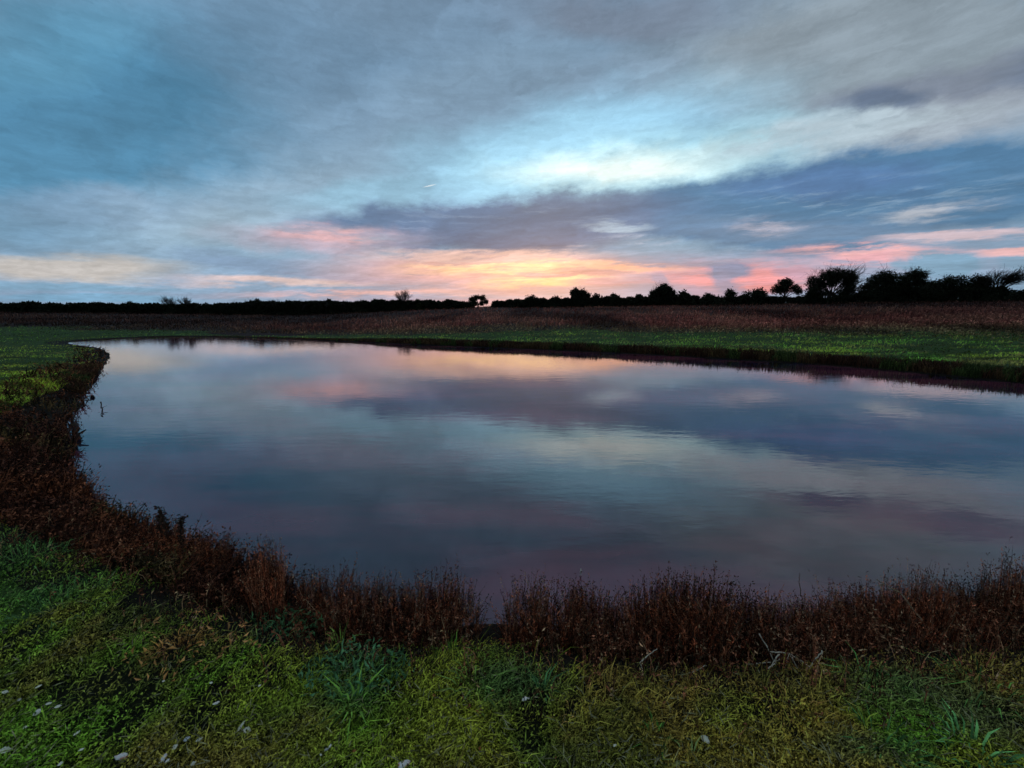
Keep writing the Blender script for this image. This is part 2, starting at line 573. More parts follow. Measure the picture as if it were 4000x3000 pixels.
def ground_z(x, y, sd=None):
    x, y = np.asarray(x, float).ravel(), np.asarray(y, float).ravel()
    if sd is None:
        sd = pond_sd(x, y)
    r = np.hypot(x, y)
    bankw = np.where(y < 3.4, 0.75, 0.8)
    low = sstep(-5, -17, x) * sstep(10, 15, y)
    land = WATER_Z + (0 - WATER_Z) * sstep(-0.12, 1.0, sd / bankw) * (1 - 0.85 * low) + 0.02
    bed = WATER_Z - 0.9 * sstep(0, 3.0, -sd)
    z = np.where(sd > 0, land, np.minimum(bed, land))
    rel = sstep(0.1, 1.2, sd)
    z = z + rel * ((fbm(x, y, 0.9, 1, 3) - .5) * 0.07 + (fbm(x, y, 4.5, 3, 3) - .5) * 0.035 * np.clip(8 / (r + 1), 0, 1))
    z = z + sstep(30, 120, r) * (fbm(x, y, 0.03, 4, 3) - .5) * 0.6
    # the field climbs gently away from the pond
    z = z + 0.047 * (1 - 0.45 * sstep(-14, -60, x)) * np.clip(sd - 2.5, 0, 90) * sstep(20, 34, y + 0.35 * np.abs(x))
    return z


# left bank of dead weeds: outer edge against the lawn, inner edge is the water
lw = [tuple(at_z(x, y, 0.25)) for x, y in [(415, 1352), (330, 1385), (250, 1440), (120, 1502), (0, 1560), (-400, 1700)]]
lw += [tuple(at_z(x, y, 0.05)) for x, y in [(-400, 1990), (0, 2030), (250, 2105), (500, 2200), (800, 2290)]]
lw += [(-1.25, 2.76), (-3.17, 3.86), (-5.61, 5.45), (-6.84, 7.12), (-9.14, 9.77), (-13.34, 14.61), (-17.93, 19.27), (-22.79, 23.39)]
LEFT_WEEDS = np.array(lw)


def green_limit(x, y):
    """y of the far edge of the green strip beyond the pond."""
    px = np.interp(x, [-75, -50, -32, -16, 0, 12, 20, 28, 60], [50, 47, 43.5, 36, 36, 30.5, 24.5, 21.5, 20])
    return px + (fbm(x, y, 0.22, 6, 4) - .5) * 12


# ------------------------------------------------------------------ materials
def mat(name):
    m = bpy.data.materials.new(name)
    m.use_nodes = True
    m.node_tree.nodes.clear()
    return m, NT(m.node_tree)


def leaf_material(name, trans=0.3, rough=0.55, spec=0.25, gain=1.0):
    m, t = mat(name)
    at = t.n('ShaderNodeAttribute', attribute_name='col')
    geo = t.n('ShaderNodeNewGeometry')
    nz = t.noise(geo.outputs['Position'], 35.0, 3, 0.6)
    k = t.mapr(nz, 0.25, 0.75, 0.7 * gain, 1.3 * gain)
    c = t.mix(1.0, at.outputs['Color'], t.combine(k, k, k), 'MULTIPLY')
    p = t.n('ShaderNodeBsdfPrincipled')
    p.inputs['Roughness'].default_value = rough
    p.inputs['Specular IOR Level'].default_value = spec
    t.put(p.inputs['Base Color'], c)
    tr = t.n('ShaderNodeBsdfTranslucent')
    t.put(tr.inputs['Color'], c)
    mx = t.n('ShaderNodeMixShader')
    mx.inputs[0].default_value = trans
    t.t.links.new(p.outputs[0], mx.inputs[1])
    t.t.links.new(tr.outputs[0], mx.inputs[2])
    o = t.n('ShaderNodeOutputMaterial')
    t.t.links.new(mx.outputs[0], o.inputs['Surface'])
    return m


M = {}
M['grass'] = leaf_material('grass_blades', 0.26, 0.6, 0.15)
M['dead'] = leaf_material('dead_stems', 0.12, 0.8, 0.08)
M['leaf'] = leaf_material('tree_leaves', 0.12, 0.75, 0.08)
M['bark'] = leaf_material('bark', 0.0, 0.9, 0.08)

m, t = mat('soil_and_turf')
at = t.n('ShaderNodeAttribute', attribute_name='col')
pos = t.n('ShaderNodeNewGeometry').outputs['Position']
n1 = t.noise(pos, 3.0, 8, 0.65)
n2 = t.noise(pos, 45.0, 5, 0.65)
k = t.math('MULTIPLY', t.mapr(n1, 0.3, 0.7, 0.55, 1.35), t.mapr(n2, 0.3, 0.7, 0.5, 1.4))
c = t.mix(1.0, at.outputs['Color'], t.combine(k, k, k), 'MULTIPLY')
p = t.n('ShaderNodeBsdfPrincipled')
t.put(p.inputs['Base Color'], c)
p.inputs['Roughness'].default_value = 0.95
p.inputs['Specular IOR Level'].default_value = 0.1
b = t.n('ShaderNodeBump')
b.inputs['Strength'].default_value = 0.6
b.inputs['Distance'].default_value = 0.02
t.put(b.inputs['Height'], n2)
t.t.links.new(b.outputs[0], p.inputs['Normal'])
o = t.n('ShaderNodeOutputMaterial')
t.t.links.new(p.outputs[0], o.inputs['Surface'])
M['ground'] = m

m, t = mat('pond_water')
pos = t.n('ShaderNodeNewGeometry').outputs['Position']
p = t.n('ShaderNodeBsdfPrincipled')
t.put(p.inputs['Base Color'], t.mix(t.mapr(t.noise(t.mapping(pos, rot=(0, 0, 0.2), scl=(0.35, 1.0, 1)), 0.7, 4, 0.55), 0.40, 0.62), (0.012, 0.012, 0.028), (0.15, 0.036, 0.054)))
p.inputs['Roughness'].default_value = 0.03
p.inputs['IOR'].default_value = 1.8
rip = t.noise(t.mapping(pos, rot=(0, 0, math.radians(-12)), scl=(0.55, 1.6, 1)), 3.2, 3, 0.55)
rip2 = t.noise(t.mapping(pos, rot=(0, 0, math.radians(20)), scl=(0.8, 1.5, 1)), 13.0, 2, 0.5)
patch = t.mapr(t.noise(pos, 0.16, 3, 0.5), 0.4, 0.62, 0.25, 1.0)
hgt = t.math('ADD', t.math('MULTIPLY', rip, 1.0), t.math('MULTIPLY', t.math('MULTIPLY', rip2, 0.28), patch))
b = t.n('ShaderNodeBump')
b.inputs['Strength'].default_value = 1.0
b.inputs['Distance'].default_value = 0.0015
t.put(b.inputs['Height'], hgt)
t.t.links.new(b.outputs[0], p.inputs['Normal'])
o = t.n('ShaderNodeOutputMaterial')
t.t.links.new(p.outputs[0], o.inputs['Surface'])
M['water'] = m


def stone_material(name, base, stain, amount=0.5, scale=30.0, rough=0.7):
    m, t = mat(name)
    oc = t.n('ShaderNodeTexCoord').outputs['Object']
    f = t.mapr(t.noise(oc, scale, 5, 0.6), 0.62 - amount * 0.3, 0.75 - amount * 0.2)
    c = t.mix(f, base, stain)
    p = t.n('ShaderNodeBsdfPrincipled')
    t.put(p.inputs['Base Color'], c)
    p.inputs['Roughness'].default_value = rough
    b = t.n('ShaderNodeBump')
    b.inputs['Strength'].default_value = 0.5
    b.inputs['Distance'].default_value = 0.15
    t.put(b.inputs['Height'], t.noise(oc, scale * 2.5, 4, 0.6))
    t.t.links.new(b.outputs[0], p.inputs['Normal'])
    o = t.n('ShaderNodeOutputMaterial')
    t.t.links.new(p.outputs[0], o.inputs['Surface'])
    return m


M['flint'] = stone_material('pale_flint', (0.96, 0.89, 0.72), (0.62, 0.50, 0.36), 0.2, 2.2)
M['flint_rust'] = stone_material('stained_flint', (0.92, 0.86, 0.74), (0.60, 0.18, 0.04), 0.45, 1.6)
M['flint_grey'] = stone_material('grey_flint', (0.66, 0.68, 0.66), (0.25, 0.22, 0.17), 0.5, 2.5)
M['pale_leaf'] = stone_material('bleached_leaf', (0.95, 0.90, 0.66), (0.62, 0.56, 0.34), 0.2, 2.6, 0.6)
M['orange_leaf'] = stone_material('orange_leaf', (0.50, 0.15, 0.03), (0.22, 0.07, 0.02), 0.5, 2.5, 0.6)

# ------------------------------------------------------------------ ground, one sheet out to the horizon
ang = np.concatenate([np.linspace(-62, 62, 470), np.linspace(62, 298, 80)[1:-1]]) * math.pi / 180
rad = np.concatenate([[0.25], np.geomspace(0.6, 60, 300), np.geomspace(60, 4000, 60)[1:]])
A, Rr = np.meshgrid(ang, rad)
gx, gy = (Rr * np.sin(A)).ravel(), (Rr * np.cos(A)).ravel()
gsd = pond_sd(gx, gy)
gz = ground_z(gx, gy, gsd)
na, nr = len(ang), len(rad)
ii, jj = np.meshgrid(np.arange(nr - 1), np.arange(na), indexing='ij')
jn = (jj + 1) % na
quads = np.stack([ii * na + jj, ii * na + jn, (ii + 1) * na + jn, (ii + 1) * na + jj], -1).reshape(-1, 4)[:, ::-1]
gv = np.stack([gx, gy, gz], 1)
gv = np.concatenate([gv, [[0, 0, float(ground_z([0], [0])[0])]]])
ctr = len(gv) - 1
fan = np.stack([np.full(na, ctr), (np.arange(na) + 1) % na, np.arange(na)], 1)
loops = np.concatenate([quads.ravel(), fan.ravel()])
starts = np.concatenate([np.arange(len(quads)) * 4, len(quads) * 4 + np.arange(na) * 3])
soil, turf, brown = np.array([0.013, 0.010, 0.006]), np.array([0.036, 0.070, 0.013]), np.array([0.028, 0.014, 0.010])
gcol = np.tile(turf, (len(gx), 1))
isfar = (gy > green_limit(gx, gy))
gcol[isfar] = brown
gcol[(gsd < 0.9)] = soil
gcol[inside(LEFT_WEEDS, gx, gy)] = soil
near_g = (np.hypot(gx, gy) < 3.2)
gcol[near_g & (gsd > 0.9)] = np.array([0.012, 0.014, 0.005])
gcol = np.concatenate([gcol, [soil]])
ground = link('ground', make_mesh('ground', gv, loops, starts, gcol, True), M['ground'])
tag(ground, 'dark grassy ground around the pond running back to the trees', kind='structure')

# ------------------------------------------------------------------ water
wx0, wx1, wy0, wy1 = -37, 18, 0.8, 42
nx, ny = 120, 90
X, Y = np.meshgrid(np.linspace(wx0, wx1, nx), np.linspace(wy0, wy1, ny))
wsd = pond_sd(X.ravel(), Y.ravel()).reshape(ny, nx)
wq, keep = [], {}
wv = []
for i in range(ny - 1):
    for j in range(nx - 1):
        if wsd[i:i + 2, j:j + 2].min() < 0.9:
            q = []
            for (a_, b_) in ((i, j), (i, j + 1), (i + 1, j + 1), (i + 1, j)):
                if (a_, b_) not in keep:
                    keep[(a_, b_)] = len(wv)
                    wv.append((X[a_, b_], Y[a_, b_], WATER_Z))
                q.append(keep[(a_, b_)])
            wq.append(q)
wq = np.array(wq)
# the sheet must not reach land lower than itself: only near the pond
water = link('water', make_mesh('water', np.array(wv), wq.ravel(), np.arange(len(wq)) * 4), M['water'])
tag(water, 'still pond reflecting the sunset clouds', kind='structure')

# ------------------------------------------------------------------ grass
OLIVE, GREEN, TEAL = np.array([0.48, 0.42, 0.040]), np.array([0.20, 0.36, 0.032]), np.array([0.07, 0.19, 0.10])
TAN, RUST, STRAW = np.array([0.26, 0.17, 0.055]), np.array([0.19, 0.065, 0.028]), np.array([0.36, 0.33, 0.16])


def mixc(a, b, f):
    return a * (1 - f)[:, None] + b * f[:, None]


def frustum(n, d0, d1, half=1.42, power=1.0):
    """Points spread over the view from d0 to d1 metres ahead, evenly in 1/distance**power."""
    u = R.random(n)
    if power == 0:
        d = d0 + (d1 - d0) * u
    else:
        d = (d0 ** -power + (d1 ** -power - d0 ** -power) * u) ** (-1 / power)
    x = R.uniform(-half, half, n) * d
    return x, d


def turf_colour(x, y):
    n = len(x)
    a = fbm(x, y, 2.2, 1)
    b_ = fbm(x, y, 1.4, 4)
    c_ = fbm(x, y, 5.0, 6, 2)
    left = sstep(0.2, -0.9, x)
    col = mixc(np.tile(GREEN, (n, 1)), np.tile(OLIVE, (n, 1)), sstep(0.40, 0.64, a) * (0.85 - 0.45 * left))
    col = mixc(col, np.tile(np.array([0.30, 0.17, 0.045]), (n, 1)), sstep(0.48, 0.66, b_) * 0.75)
    col = mixc(col, np.tile(np.array([0.05, 0.11, 0.02]), (n, 1)), sstep(0.5, 0.7, fbm(x, y, 3.0, 0)) * 0.6)
    # the right of the foreground is browner, its corner greener
    right = sstep(0.1, 0.9, x) * (1 - sstep(1.3, 1.9, x))
    col = mixc(col, np.tile(np.array([0.40, 0.25, 0.045]), (n, 1)), right * 0.8 * sstep(0.25, 0.55, c_))
    tl = np.zeros(n)
    for (px, py, rx, ry) in [(150, 2130, 300, 120), (200, 2330, 260, 90), (1120, 2420, 260, 90), (1400, 2600, 190, 130), (2000, 2700, 260, 120),
                             (3500, 2700, 300, 140), (3400, 2950, 300, 90), (3800, 2800, 250, 160), (1350, 2760, 180, 80)]:
        q = at_z(px, py, 0.0)
        q1, q2 = at_z(px + rx, py, 0), at_z(px, py - ry, 0)
        tl = np.maximum(tl, 1 - ((x - q[0]) / (q1[0] - q[0])) ** 2 - ((y - q[1]) / (q2[1] - q[1])) ** 2)
    col = mixc(col, np.tile(np.array([0.06, 0.17, 0.065]), (n, 1)), np.clip(tl, 0, 1) * 0.55)
    q = [at_z(600, 2560, 0), at_z(790, 2490, 0)]
    e = (q[1] - q[0])
    le = np.hypot(*e)
    e = e / le
    dx_, dy_ = x - (q[0][0] + q[1][0]) / 2, y - (q[0][1] + q[1][1]) / 2
    rr = ((dx_ * e[0] + dy_ * e[1]) / (le * .8)) ** 2 + ((-dx_ * e[1] + dy_ * e[0]) / 0.09) ** 2
    col = mixc(col, np.tile(np.array([0.34, 0.17, 0.04]), (n, 1)), np.clip(1.2 - rr, 0, 1) * 0.9)
    v = np.where(R.random(n) < 0.54, R.uniform(1.2, 3.0, n), R.uniform(0.10, 0.6, n))  # bright and near black blades at random, painting in lit highlights and dark gaps
    return np.minimum(col * np.clip(v, 0.12, 4.0)[:, None], 0.9)


def near_land(n, d1, power):
    x, d = frustum(n, 0.75, d1, 1.75, power)
    sd = pond_sd(x, d)
    dens = fbm(x, d, 3.2, 2) * 0.6 + fbm(x, d, 9.0, 5, 2) * 0.4
    keep = (sd > 0.3) & (R.random(n) < sstep(0.28, 0.52, dens) * 0.86 + 0.14) & (R.random(n) < sstep(0.42, 0.92, sd + (fbm(x, d, 2.6, 1) - 0.5) * 0.35) * 0.97 + 0.03)
    keep &= ~inside(LEFT_WEEDS, x, d) | (R.random(n) < 0.12)
    return x[keep], d[keep], sd[keep]


g = Geo()
x, y, sd = near_land(330000, 6.5, 0.8)
n = len(x)
P = np.stack([x, y, ground_z(x, y, sd) - 0.004], 1)
h = R.uniform(0.010, 0.036, n) * (0.4 + 1.2 * fbm(x, y, 2.0, 3)) * (1 + 0.45 * (1 - sstep(0.4, 1.0, sd))) * (1 + 0.9 * (R.random(n) < 0.04)) * 0.85 * (1 + 0.15 * np.hypot(x, y))
la = R.uniform(0, 2 * math.pi, n)
lk = R.uniform(0.3, 1.4, n) * h
lean = np.stack([np.cos(la) * lk + h * 0.5, np.sin(la) * lk], 1)
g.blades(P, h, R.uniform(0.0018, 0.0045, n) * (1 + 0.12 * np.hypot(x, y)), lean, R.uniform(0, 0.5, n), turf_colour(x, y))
# low clover-like leaflets between the blades
x, y, sd = near_land(260000, 5.0, 0.9)
n = len(x)
P = np.stack([x, y, ground_z(x, y, sd) + R.uniform(0.002, 0.022, n)], 1)
g.leaves(P, R.uniform(0.006, 0.016, n), R.uniform(0.005, 0.010, n), turf_colour(x, y) * 1.05, up=1.2)
# a scatter of straw
x, y, sd = near_land(9000, 5.0, 0.9)
n = len(x)
P = np.stack([x, y, ground_z(x, y, sd) + R.uniform(0.005, 0.03, n)], 1)
la = R.uniform(0, 2 * math.pi, n)
d = np.stack([np.cos(la), np.sin(la), R.uniform(0.0, 0.5, n)], 1)
g.leaves(P, R.uniform(0.02, 0.07, n), 0.004, np.tile(STRAW, (n, 1)) * R.uniform(0.4, 1.4, n)[:, None], dirs=d, curl=0.06)
o = g.build('grass', M['grass'])
tag(o, 'short mossy olive and green grass covering the near bank', kind='stuff')

# lawn on the left and the green strip beyond the pond
g = Geo()
x, y = frustum(330000, 5.5, 62, 1.5, 0.9)
sd = pond_sd(x, y)
keep = (sd > 0.30) & (y < green_limit(x, y) + R.normal(0, 0.6, len(x))) & ~inside(LEFT_WEEDS, x, y)
keep &= R.random(len(x)) < 0.3 + 0.7 * sstep(0.3, 0.6, fbm(x, y, 1.1, 2))
x, y, sd = x[keep], y[keep], sd[keep]
n = len(x)
P = np.stack([x, y, ground_z(x, y, sd) - 0.01], 1)
r = np.hypot(x, y)
tuss = fbm(x * 0.6, y * 1.6, 0.9, 3)
h = R.uniform(0.05, 0.13, n) * (0.5 + 1.1 * tuss)
la = R.uniform(0, 2 * math.pi, n)
h = h * np.where((x < -12) & (y < 31), 0.5, 1.0)
lean = np.stack([np.cos(la) * h * .8 + h * .4, np.sin(la) * h * .8], 1)
lawn = mixc(np.tile(np.array([0.22, 0.48, 0.055]), (n, 1)), np.tile(np.array([0.52, 0.60, 0.055]), (n, 1)),
            np.clip(sstep(0.4, 0.62, fbm(x, y, 0.35, 5)) * 0.7 + (x < -8) * (y < 27) * 0.55, 0, 1))
edge = sstep(-4.5, 0.5, y - green_limit(x, y))
lawn = mixc(lawn, np.tile(np.array([0.13, 0.10, 0.04]), (n, 1)), edge * 0.8)
lawn = mixc(lawn, np.tile(np.array([0.26, 0.17, 0.06]), (n, 1)), sstep(0.52, 0.66, fbm(x * 0.6, y * 1.5, 0.8, 7)) * 0.75 * (y > 12))
lawn = mixc(lawn, np.tile(np.array([0.24, 0.13, 0.06]), (n, 1)), (R.random(n) < 0.10) * 0.8)
# grass on the far left is darker and cooler
lawn = mixc(lawn, np.tile(np.array([0.045, 0.10, 0.022]), (n, 1)), ((x < -24) & (y > 26)) * 0.6)
lawn = lawn * np.clip(R.lognormal(0, 0.45, n), 0.3, 2.5)[:, None] * (0.22 + 1.35 * sstep(0.34, 0.62, tuss))[:, None]
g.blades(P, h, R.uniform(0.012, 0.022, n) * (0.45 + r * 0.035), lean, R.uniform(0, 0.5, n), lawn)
o = g.build('lawn_grass', M['grass'])
tag(o, 'bright green grass strip round the far side of the pond', kind='stuff')

# dead weeds of the field beyond
g = Geo()
x, y = frustum(140000, 19, 135, 1.5, 0.75)
gl = green_limit(x, y)
keep = (y > gl + R.normal(-0.6, 1.6, len(x))) & (pond_sd(x, y) > 4)
x, y, gl = x[keep], y[keep], gl[keep]
n = len(x)
r = np.hypot(x, y)
cl = fbm(x, y, 0.5, 1)
P = np.stack([x, y, ground_z(x, y) - 0.02], 1)
rise = sstep(0, 7, y - gl)
h = R.uniform(0.25, 0.7, n) * (0.35 + 0.9 * cl) * (0.35 + 0.65 * rise)
la = R.uniform(0, 2 * math.pi, n)
lean = np.stack([np.cos(la) * h * .35 + h * .15, np.sin(la) * h * .35], 1)
wc = mixc(np.tile(np.array([0.20, 0.054, 0.038]), (n, 1)), np.tile(np.array([0.23, 0.085, 0.052]), (n, 1)), sstep(0.4, 0.6, fbm(x, y, 0.22, 3)))
wc = mixc(wc, np.tile(np.array([0.12, 0.12, 0.045]), (n, 1)), (1 - rise) * 0.7)
dk = sstep(-14, -40, x) * 0.8 + sstep(18, 55, x) * 0.7     # weed colour darker towards both ends; at right it paints in shade
wc = mixc(wc, np.tile(np.array([0.030, 0.020, 0.014]), (n, 1)), np.clip(dk, 0, 0.85))
wc = wc * (np.clip(R.lognormal(0, 0.55, n), 0.2, 2.8) * (0.25 + 1.2 * sstep(0.32, 0.66, fbm(x, y * 0.35, 0.16, 2)) + 0.25 * sstep(0.4, 0.7, fbm(x, y * 0.6, 0.9, 5))))[:, None]
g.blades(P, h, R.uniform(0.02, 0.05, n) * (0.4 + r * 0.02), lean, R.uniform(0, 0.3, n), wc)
q = P + np.concatenate([lean * 0.7, (h * 0.8)[:, None]], 1)
s_ = R.random(n) < 0.5
g.leaves(q[s_], R.uniform(0.08, 0.2, s_.sum()), R.uniform(0.05, 0.1, s_.sum()), wc[s_] * 1.25, up=0.5)
o = g.build('field_weeds', M['dead'])
tag(o, 'reddish brown dead weeds filling the field beyond the pond', kind='stuff')


# ------------------------------------------------------------------ dead vegetation round the water
def along_edge(n, lo, hi, cond):
    """Random land points between lo and hi metres from the water's edge."""
    Q = np.roll(POND_S, -1, 0)
    seg = Q - POND_S
    L = np.hypot(seg[:, 0], seg[:, 1])
    i = R.choice(len(L), n, p=L / L.sum())
    t_ = R.random(n)
    p = POND_S[i] + seg[i] * t_[:, None]
    nrm = np.stack([seg[i, 1], -seg[i, 0]], 1) / (L[i][:, None] + 1e-9)
    d = R.uniform(lo, hi, n)
    a = p + nrm * d[:, None]
    b2 = p - nrm * d[:, None]
    sa = pond_sd(a[:, 0], a[:, 1])
    a[sa < 0] = b2[sa < 0]
    sd = pond_sd(a[:, 0], a[:, 1])
    k = cond(a[:, 0], a[:, 1]) & (sd > lo - 0.05)
    return a[k, 0], a[k, 1], sd[k]


# far bank
g = Geo()
x, y, sd = along_edge(70000, -0.06, 0.62, lambda x, y: (y > 10) & (x > -36) & ~((x < -17) & (y < 30)))
n = len(x)
P = np.stack([x, y, ground_z(x, y, sd) - 0.02], 1)
P[:, 2] = np.maximum(P[:, 2], WATER_Z - 0.03)
tl = fbm(x, y, 0.8, 2)
h = R.uniform(0.10, 0.32, n) * (0.4 + 1.0 * tl) * (1.1 - 0.5 * sstep(0.3, 0.65, sd)) * np.interp(x, [-32, -18, -4, 14], [0.16, 0.4, 1.15, 1.5])
la = R.uniform(0, 2 * math.pi, n)
lean = np.stack([np.cos(la) * h * .3, np.sin(la) * h * .3], 1)
wc = mixc(np.tile(np.array([0.060, 0.026, 0.014]), (n, 1)), np.tile(np.array([0.10, 0.055, 0.022]), (n, 1)), sstep(0.4, 0.65, fbm(x, y, 1.5, 4)))
wc = mixc(wc, np.tile(np.array([0.05, 0.09, 0.02]), (n, 1)), (fbm(x, y, 1.1, 7) > 0.62) * 0.7)
wc = wc * np.clip(R.lognormal(0, 0.5, n), 0.25, 2.5)[:, None]
g.blades(P, h, R.uniform(0.012, 0.03, n), lean, R.uniform(0, 0.4, n), wc)
o = g.build('bank_weeds', M['dead'])
tag(o, 'dark brown dead weeds fringing the far bank of the pond', kind='stuff')

# broad left bank
g = Geo()
n0 = 120000
x, y = frustum(n0, 1.7, 26, 1.62, 0.9)
k = (x < -0.9)
x, y = x[k], y[k]
sd = pond_sd(x, y)
k = (inside(LEFT_WEEDS, x, y) | ((sd < 1.1) & (x < -7) & (y > 5) & (y < 26.5) & (x > -25))) & (sd > -0.10)
x, y, sd = x[k], y[k], sd[k]
n = len(x)
P = np.stack([x, y, np.maximum(ground_z(x, y, sd), WATER_Z) - 0.02], 1)
cl = fbm(x, y, 1.1, 1)
ed = poly_dist(LEFT_WEEDS, x, y)
h = R.uniform(0.12, 0.42, n) * (0.35 + 1.15 * cl) * (0.55 + 0.45 * sstep(0, 0.8, np.minimum(ed, 10)))
la = R.uniform(0, 2 * math.pi, n)
lean = np.stack([np.cos(la) * h * .45 + h * .2, np.sin(la) * h * .45], 1)
wc = mixc(np.tile(np.array([0.11, 0.040, 0.022]), (n, 1)), np.tile(np.array([0.24, 0.078, 0.032]), (n, 1)), sstep(0.42, 0.66, fbm(x, y, 1.7, 3)))
wc = mixc(wc, np.tile(np.array([0.07, 0.09, 0.025]), (n, 1)), (fbm(x, y, 1.3, 6) > 0.6) * 0.5)
wc = wc * np.where(R.random(n) < 0.32, R.uniform(0.8, 2.3, n), R.uniform(0.08, 0.5, n))[:, None]
r = np.hypot(x, y)
g.blades(P, h, R.uniform(0.004, 0.009, n) * (0.6 + 0.16 * r), lean, R.uniform(0, 0.4, n), wc)
tipp = P + np.concatenate([lean * 0.75, (h * 0.8)[:, None]], 1)
tipp = np.concatenate([tipp, tipp - np.stack([lean[:, 0] * .3, lean[:, 1] * .3, h * .25], 1)])
wc2 = np.concatenate([wc, wc]) * 1.2
rr = np.concatenate([r, r])
g.leaves(tipp, R.uniform(0.012, 0.035, 2 * n) * (0.7 + 0.1 * rr), R.uniform(0.006, 0.014, 2 * n) * (0.7 + 0.1 * rr), wc2, up=0.8)
o = g.build('left_bank_weeds', M['dead'])
o.name = 'brown_weeds'
tag(o, 'thick dark brown dead weeds covering the left bank of the pond', kind='stuff')


# scattered dead stems where the fringe runs out into the lawn
g = Geo()
x, y, sd = along_edge(190000, 0.25, 1.0, lambda x, y: (y < 4.2) & (x > -3.6) & (x < 5.5) & ((np.abs(x + 0.13) > 0.10) | (y < 1.72)))
k = R.random(len(x)) < (1 - sstep(0.35, 1.0, sd)) * (0.3 + 0.7 * sstep(0.35, 0.6, fbm(x, y, 3.0, 3))) * np.interp(x, [-3, -0.5, 0.3, 3], [0.7, 0.6, 1.0, 1.0])
x, y, sd = x[k], y[k], sd[k]
n = len(x)
P = np.stack([x, y, ground_z(x, y, sd) - 0.02], 1)
h = R.uniform(0.06, 0.24, n) * (1.15 - 0.6 * sstep(0.3, 0.9, sd))
la = R.uniform(0, 2 * math.pi, n)
lk = np.abs(R.normal(0, 0.35, n)) * h
wc = mixc(np.tile(np.array([0.26, 0.09, 0.042]), (n, 1)), np.tile(np.array([0.50, 0.33, 0.16]), (n, 1)), (R.random(n) < 0.3) * R.random(n))
wc = wc * np.where(R.random(n) < 0.26, R.uniform(0.9, 2.2, n), R.uniform(0.06, 0.45, n))[:, None]
lean = np.stack([np.cos(la) * lk, np.sin(la) * lk], 1)
g.blades(P, h, R.uniform(0.0022, 0.005, n), lean, R.uniform(0, 0.3, n), wc, tip=0.4, dark=0.8)
for q_ in range(3):
    f = R.uniform(0.4, 1.0, n)
    g.leaves(P + np.concatenate([lean * f[:, None], (h * f)[:, None]], 1), R.uniform(0.008, 0.026, n), R.uniform(0.003, 0.008, n), wc * R.uniform(0.7, 1.4, (n, 1)), up=0.8)
tag(g.build('dead_grass', M['dead'], None), 'thin scattered dead stems running from the fringe into the near lawn', kind='stuff')


# clumps of dead stems along the near edge
def stem_clump(seed, stems=150, rx=0.15, ry=0.13, hh=0.40, red=0.5, tone=1.0):
    global R
    R = np.random.default_rng(seed)
    g1, g2 = Geo(), Geo()
    a = R.uniform(0, 2 * math.pi, stems)
    q = np.sqrt(R.random(stems))
    P = np.stack([np.cos(a) * q * rx, np.sin(a) * q * ry, np.zeros(stems)], 1)
    P[:, 2] = -0.05 - P[:, 1] * 0.42
    top = hh * (R.uniform(0.55, 1.0, stems) + (R.random(stems) < 0.08) * 0.15) * (0.82 + 0.3 * vnoise(P[:, 0] * 14 + seed, P[:, 1] * 10, 2))
    h = np.maximum(top - P[:, 2], 0.08)
    la = R.uniform(0, 2 * math.pi, stems)
    lk = np.abs(R.normal(0, 0.07, stems))
    lean = np.stack([np.cos(la) * lk + P[:, 0] * .25, np.sin(la) * lk + P[:, 1] * .2], 1)
    col = mixc(np.tile(np.array([0.24, 0.085, 0.042]), (stems, 1)), np.tile(np.array([0.42, 0.28, 0.15]), (stems, 1)), (R.random(stems) > 0.6) * R.random(stems))
    col = mixc(col, np.tile(np.array([0.40, 0.095, 0.034]), (stems, 1)), (R.random(stems) < red) * 0.7)
    col = col * tone * np.where(R.random(stems) < 0.40, R.uniform(0.8, 2.2, stems), R.uniform(0.08, 0.5, stems))[:, None]  # bright and dark stems mixed to paint in highlights and the black between
    g1.blades(P, h, R.uniform(0.0028, 0.006, stems), lean, np.zeros(stems), col, tip=0.5, dark=0.8)
    for rep in range(8):
        f = R.uniform(0.45, 1.0, stems) ** 0.8
        pos = P + np.concatenate([lean * (f ** 1.5)[:, None], (h * f)[:, None]], 1)
        d = R.normal(size=(stems, 3)) * 0.7
        d[:, 2] = np.abs(d[:, 2]) + 0.5
        g2.leaves(pos, R.uniform(0.008, 0.026, stems), R.uniform(0.003, 0.007, stems), col * R.uniform(0.7, 1.5, stems)[:, None], dirs=d)
    # a few fallen stalks across the clump
    k = 14
    P2 = np.stack([R.uniform(-rx, rx, k), R.uniform(-ry, ry, k), R.uniform(0.02, hh * .4, k)], 1)
    la = R.uniform(0, 2 * math.pi, k)
    g1.blades(P2, R.uniform(0.05, 0.2, k), 0.004, np.stack([np.cos(la), np.sin(la)], 1) * R.uniform(0.08, 0.2, k)[:, None], R.uniform(0.2, 0.6, k),
              np.tile(np.array([0.30, 0.20, 0.10]), (k, 1)) * R.uniform(0.5, 1.3, k)[:, None], tip=0.4)
    return g1.mesh('stems'), g2.mesh('seed_heads')


CLUMPS = [stem_clump(100 + i, 400 + 20 * i, 0.15 + 0.01 * (i % 3), 0.27, 0.36 + 0.03 * (i % 4), 0.2 + 0.13 * (i % 4), (1.0, 0.6, 0.85, 1.15, 0.5, 0.75, 0.95, 0.65, 0.8)[i]) for i in range(9)]
for a_, b_ in CLUMPS:
    a_.materials.append(M['dead'])
    b_.materials.append(M['dead'])
R = np.random.default_rng(77)


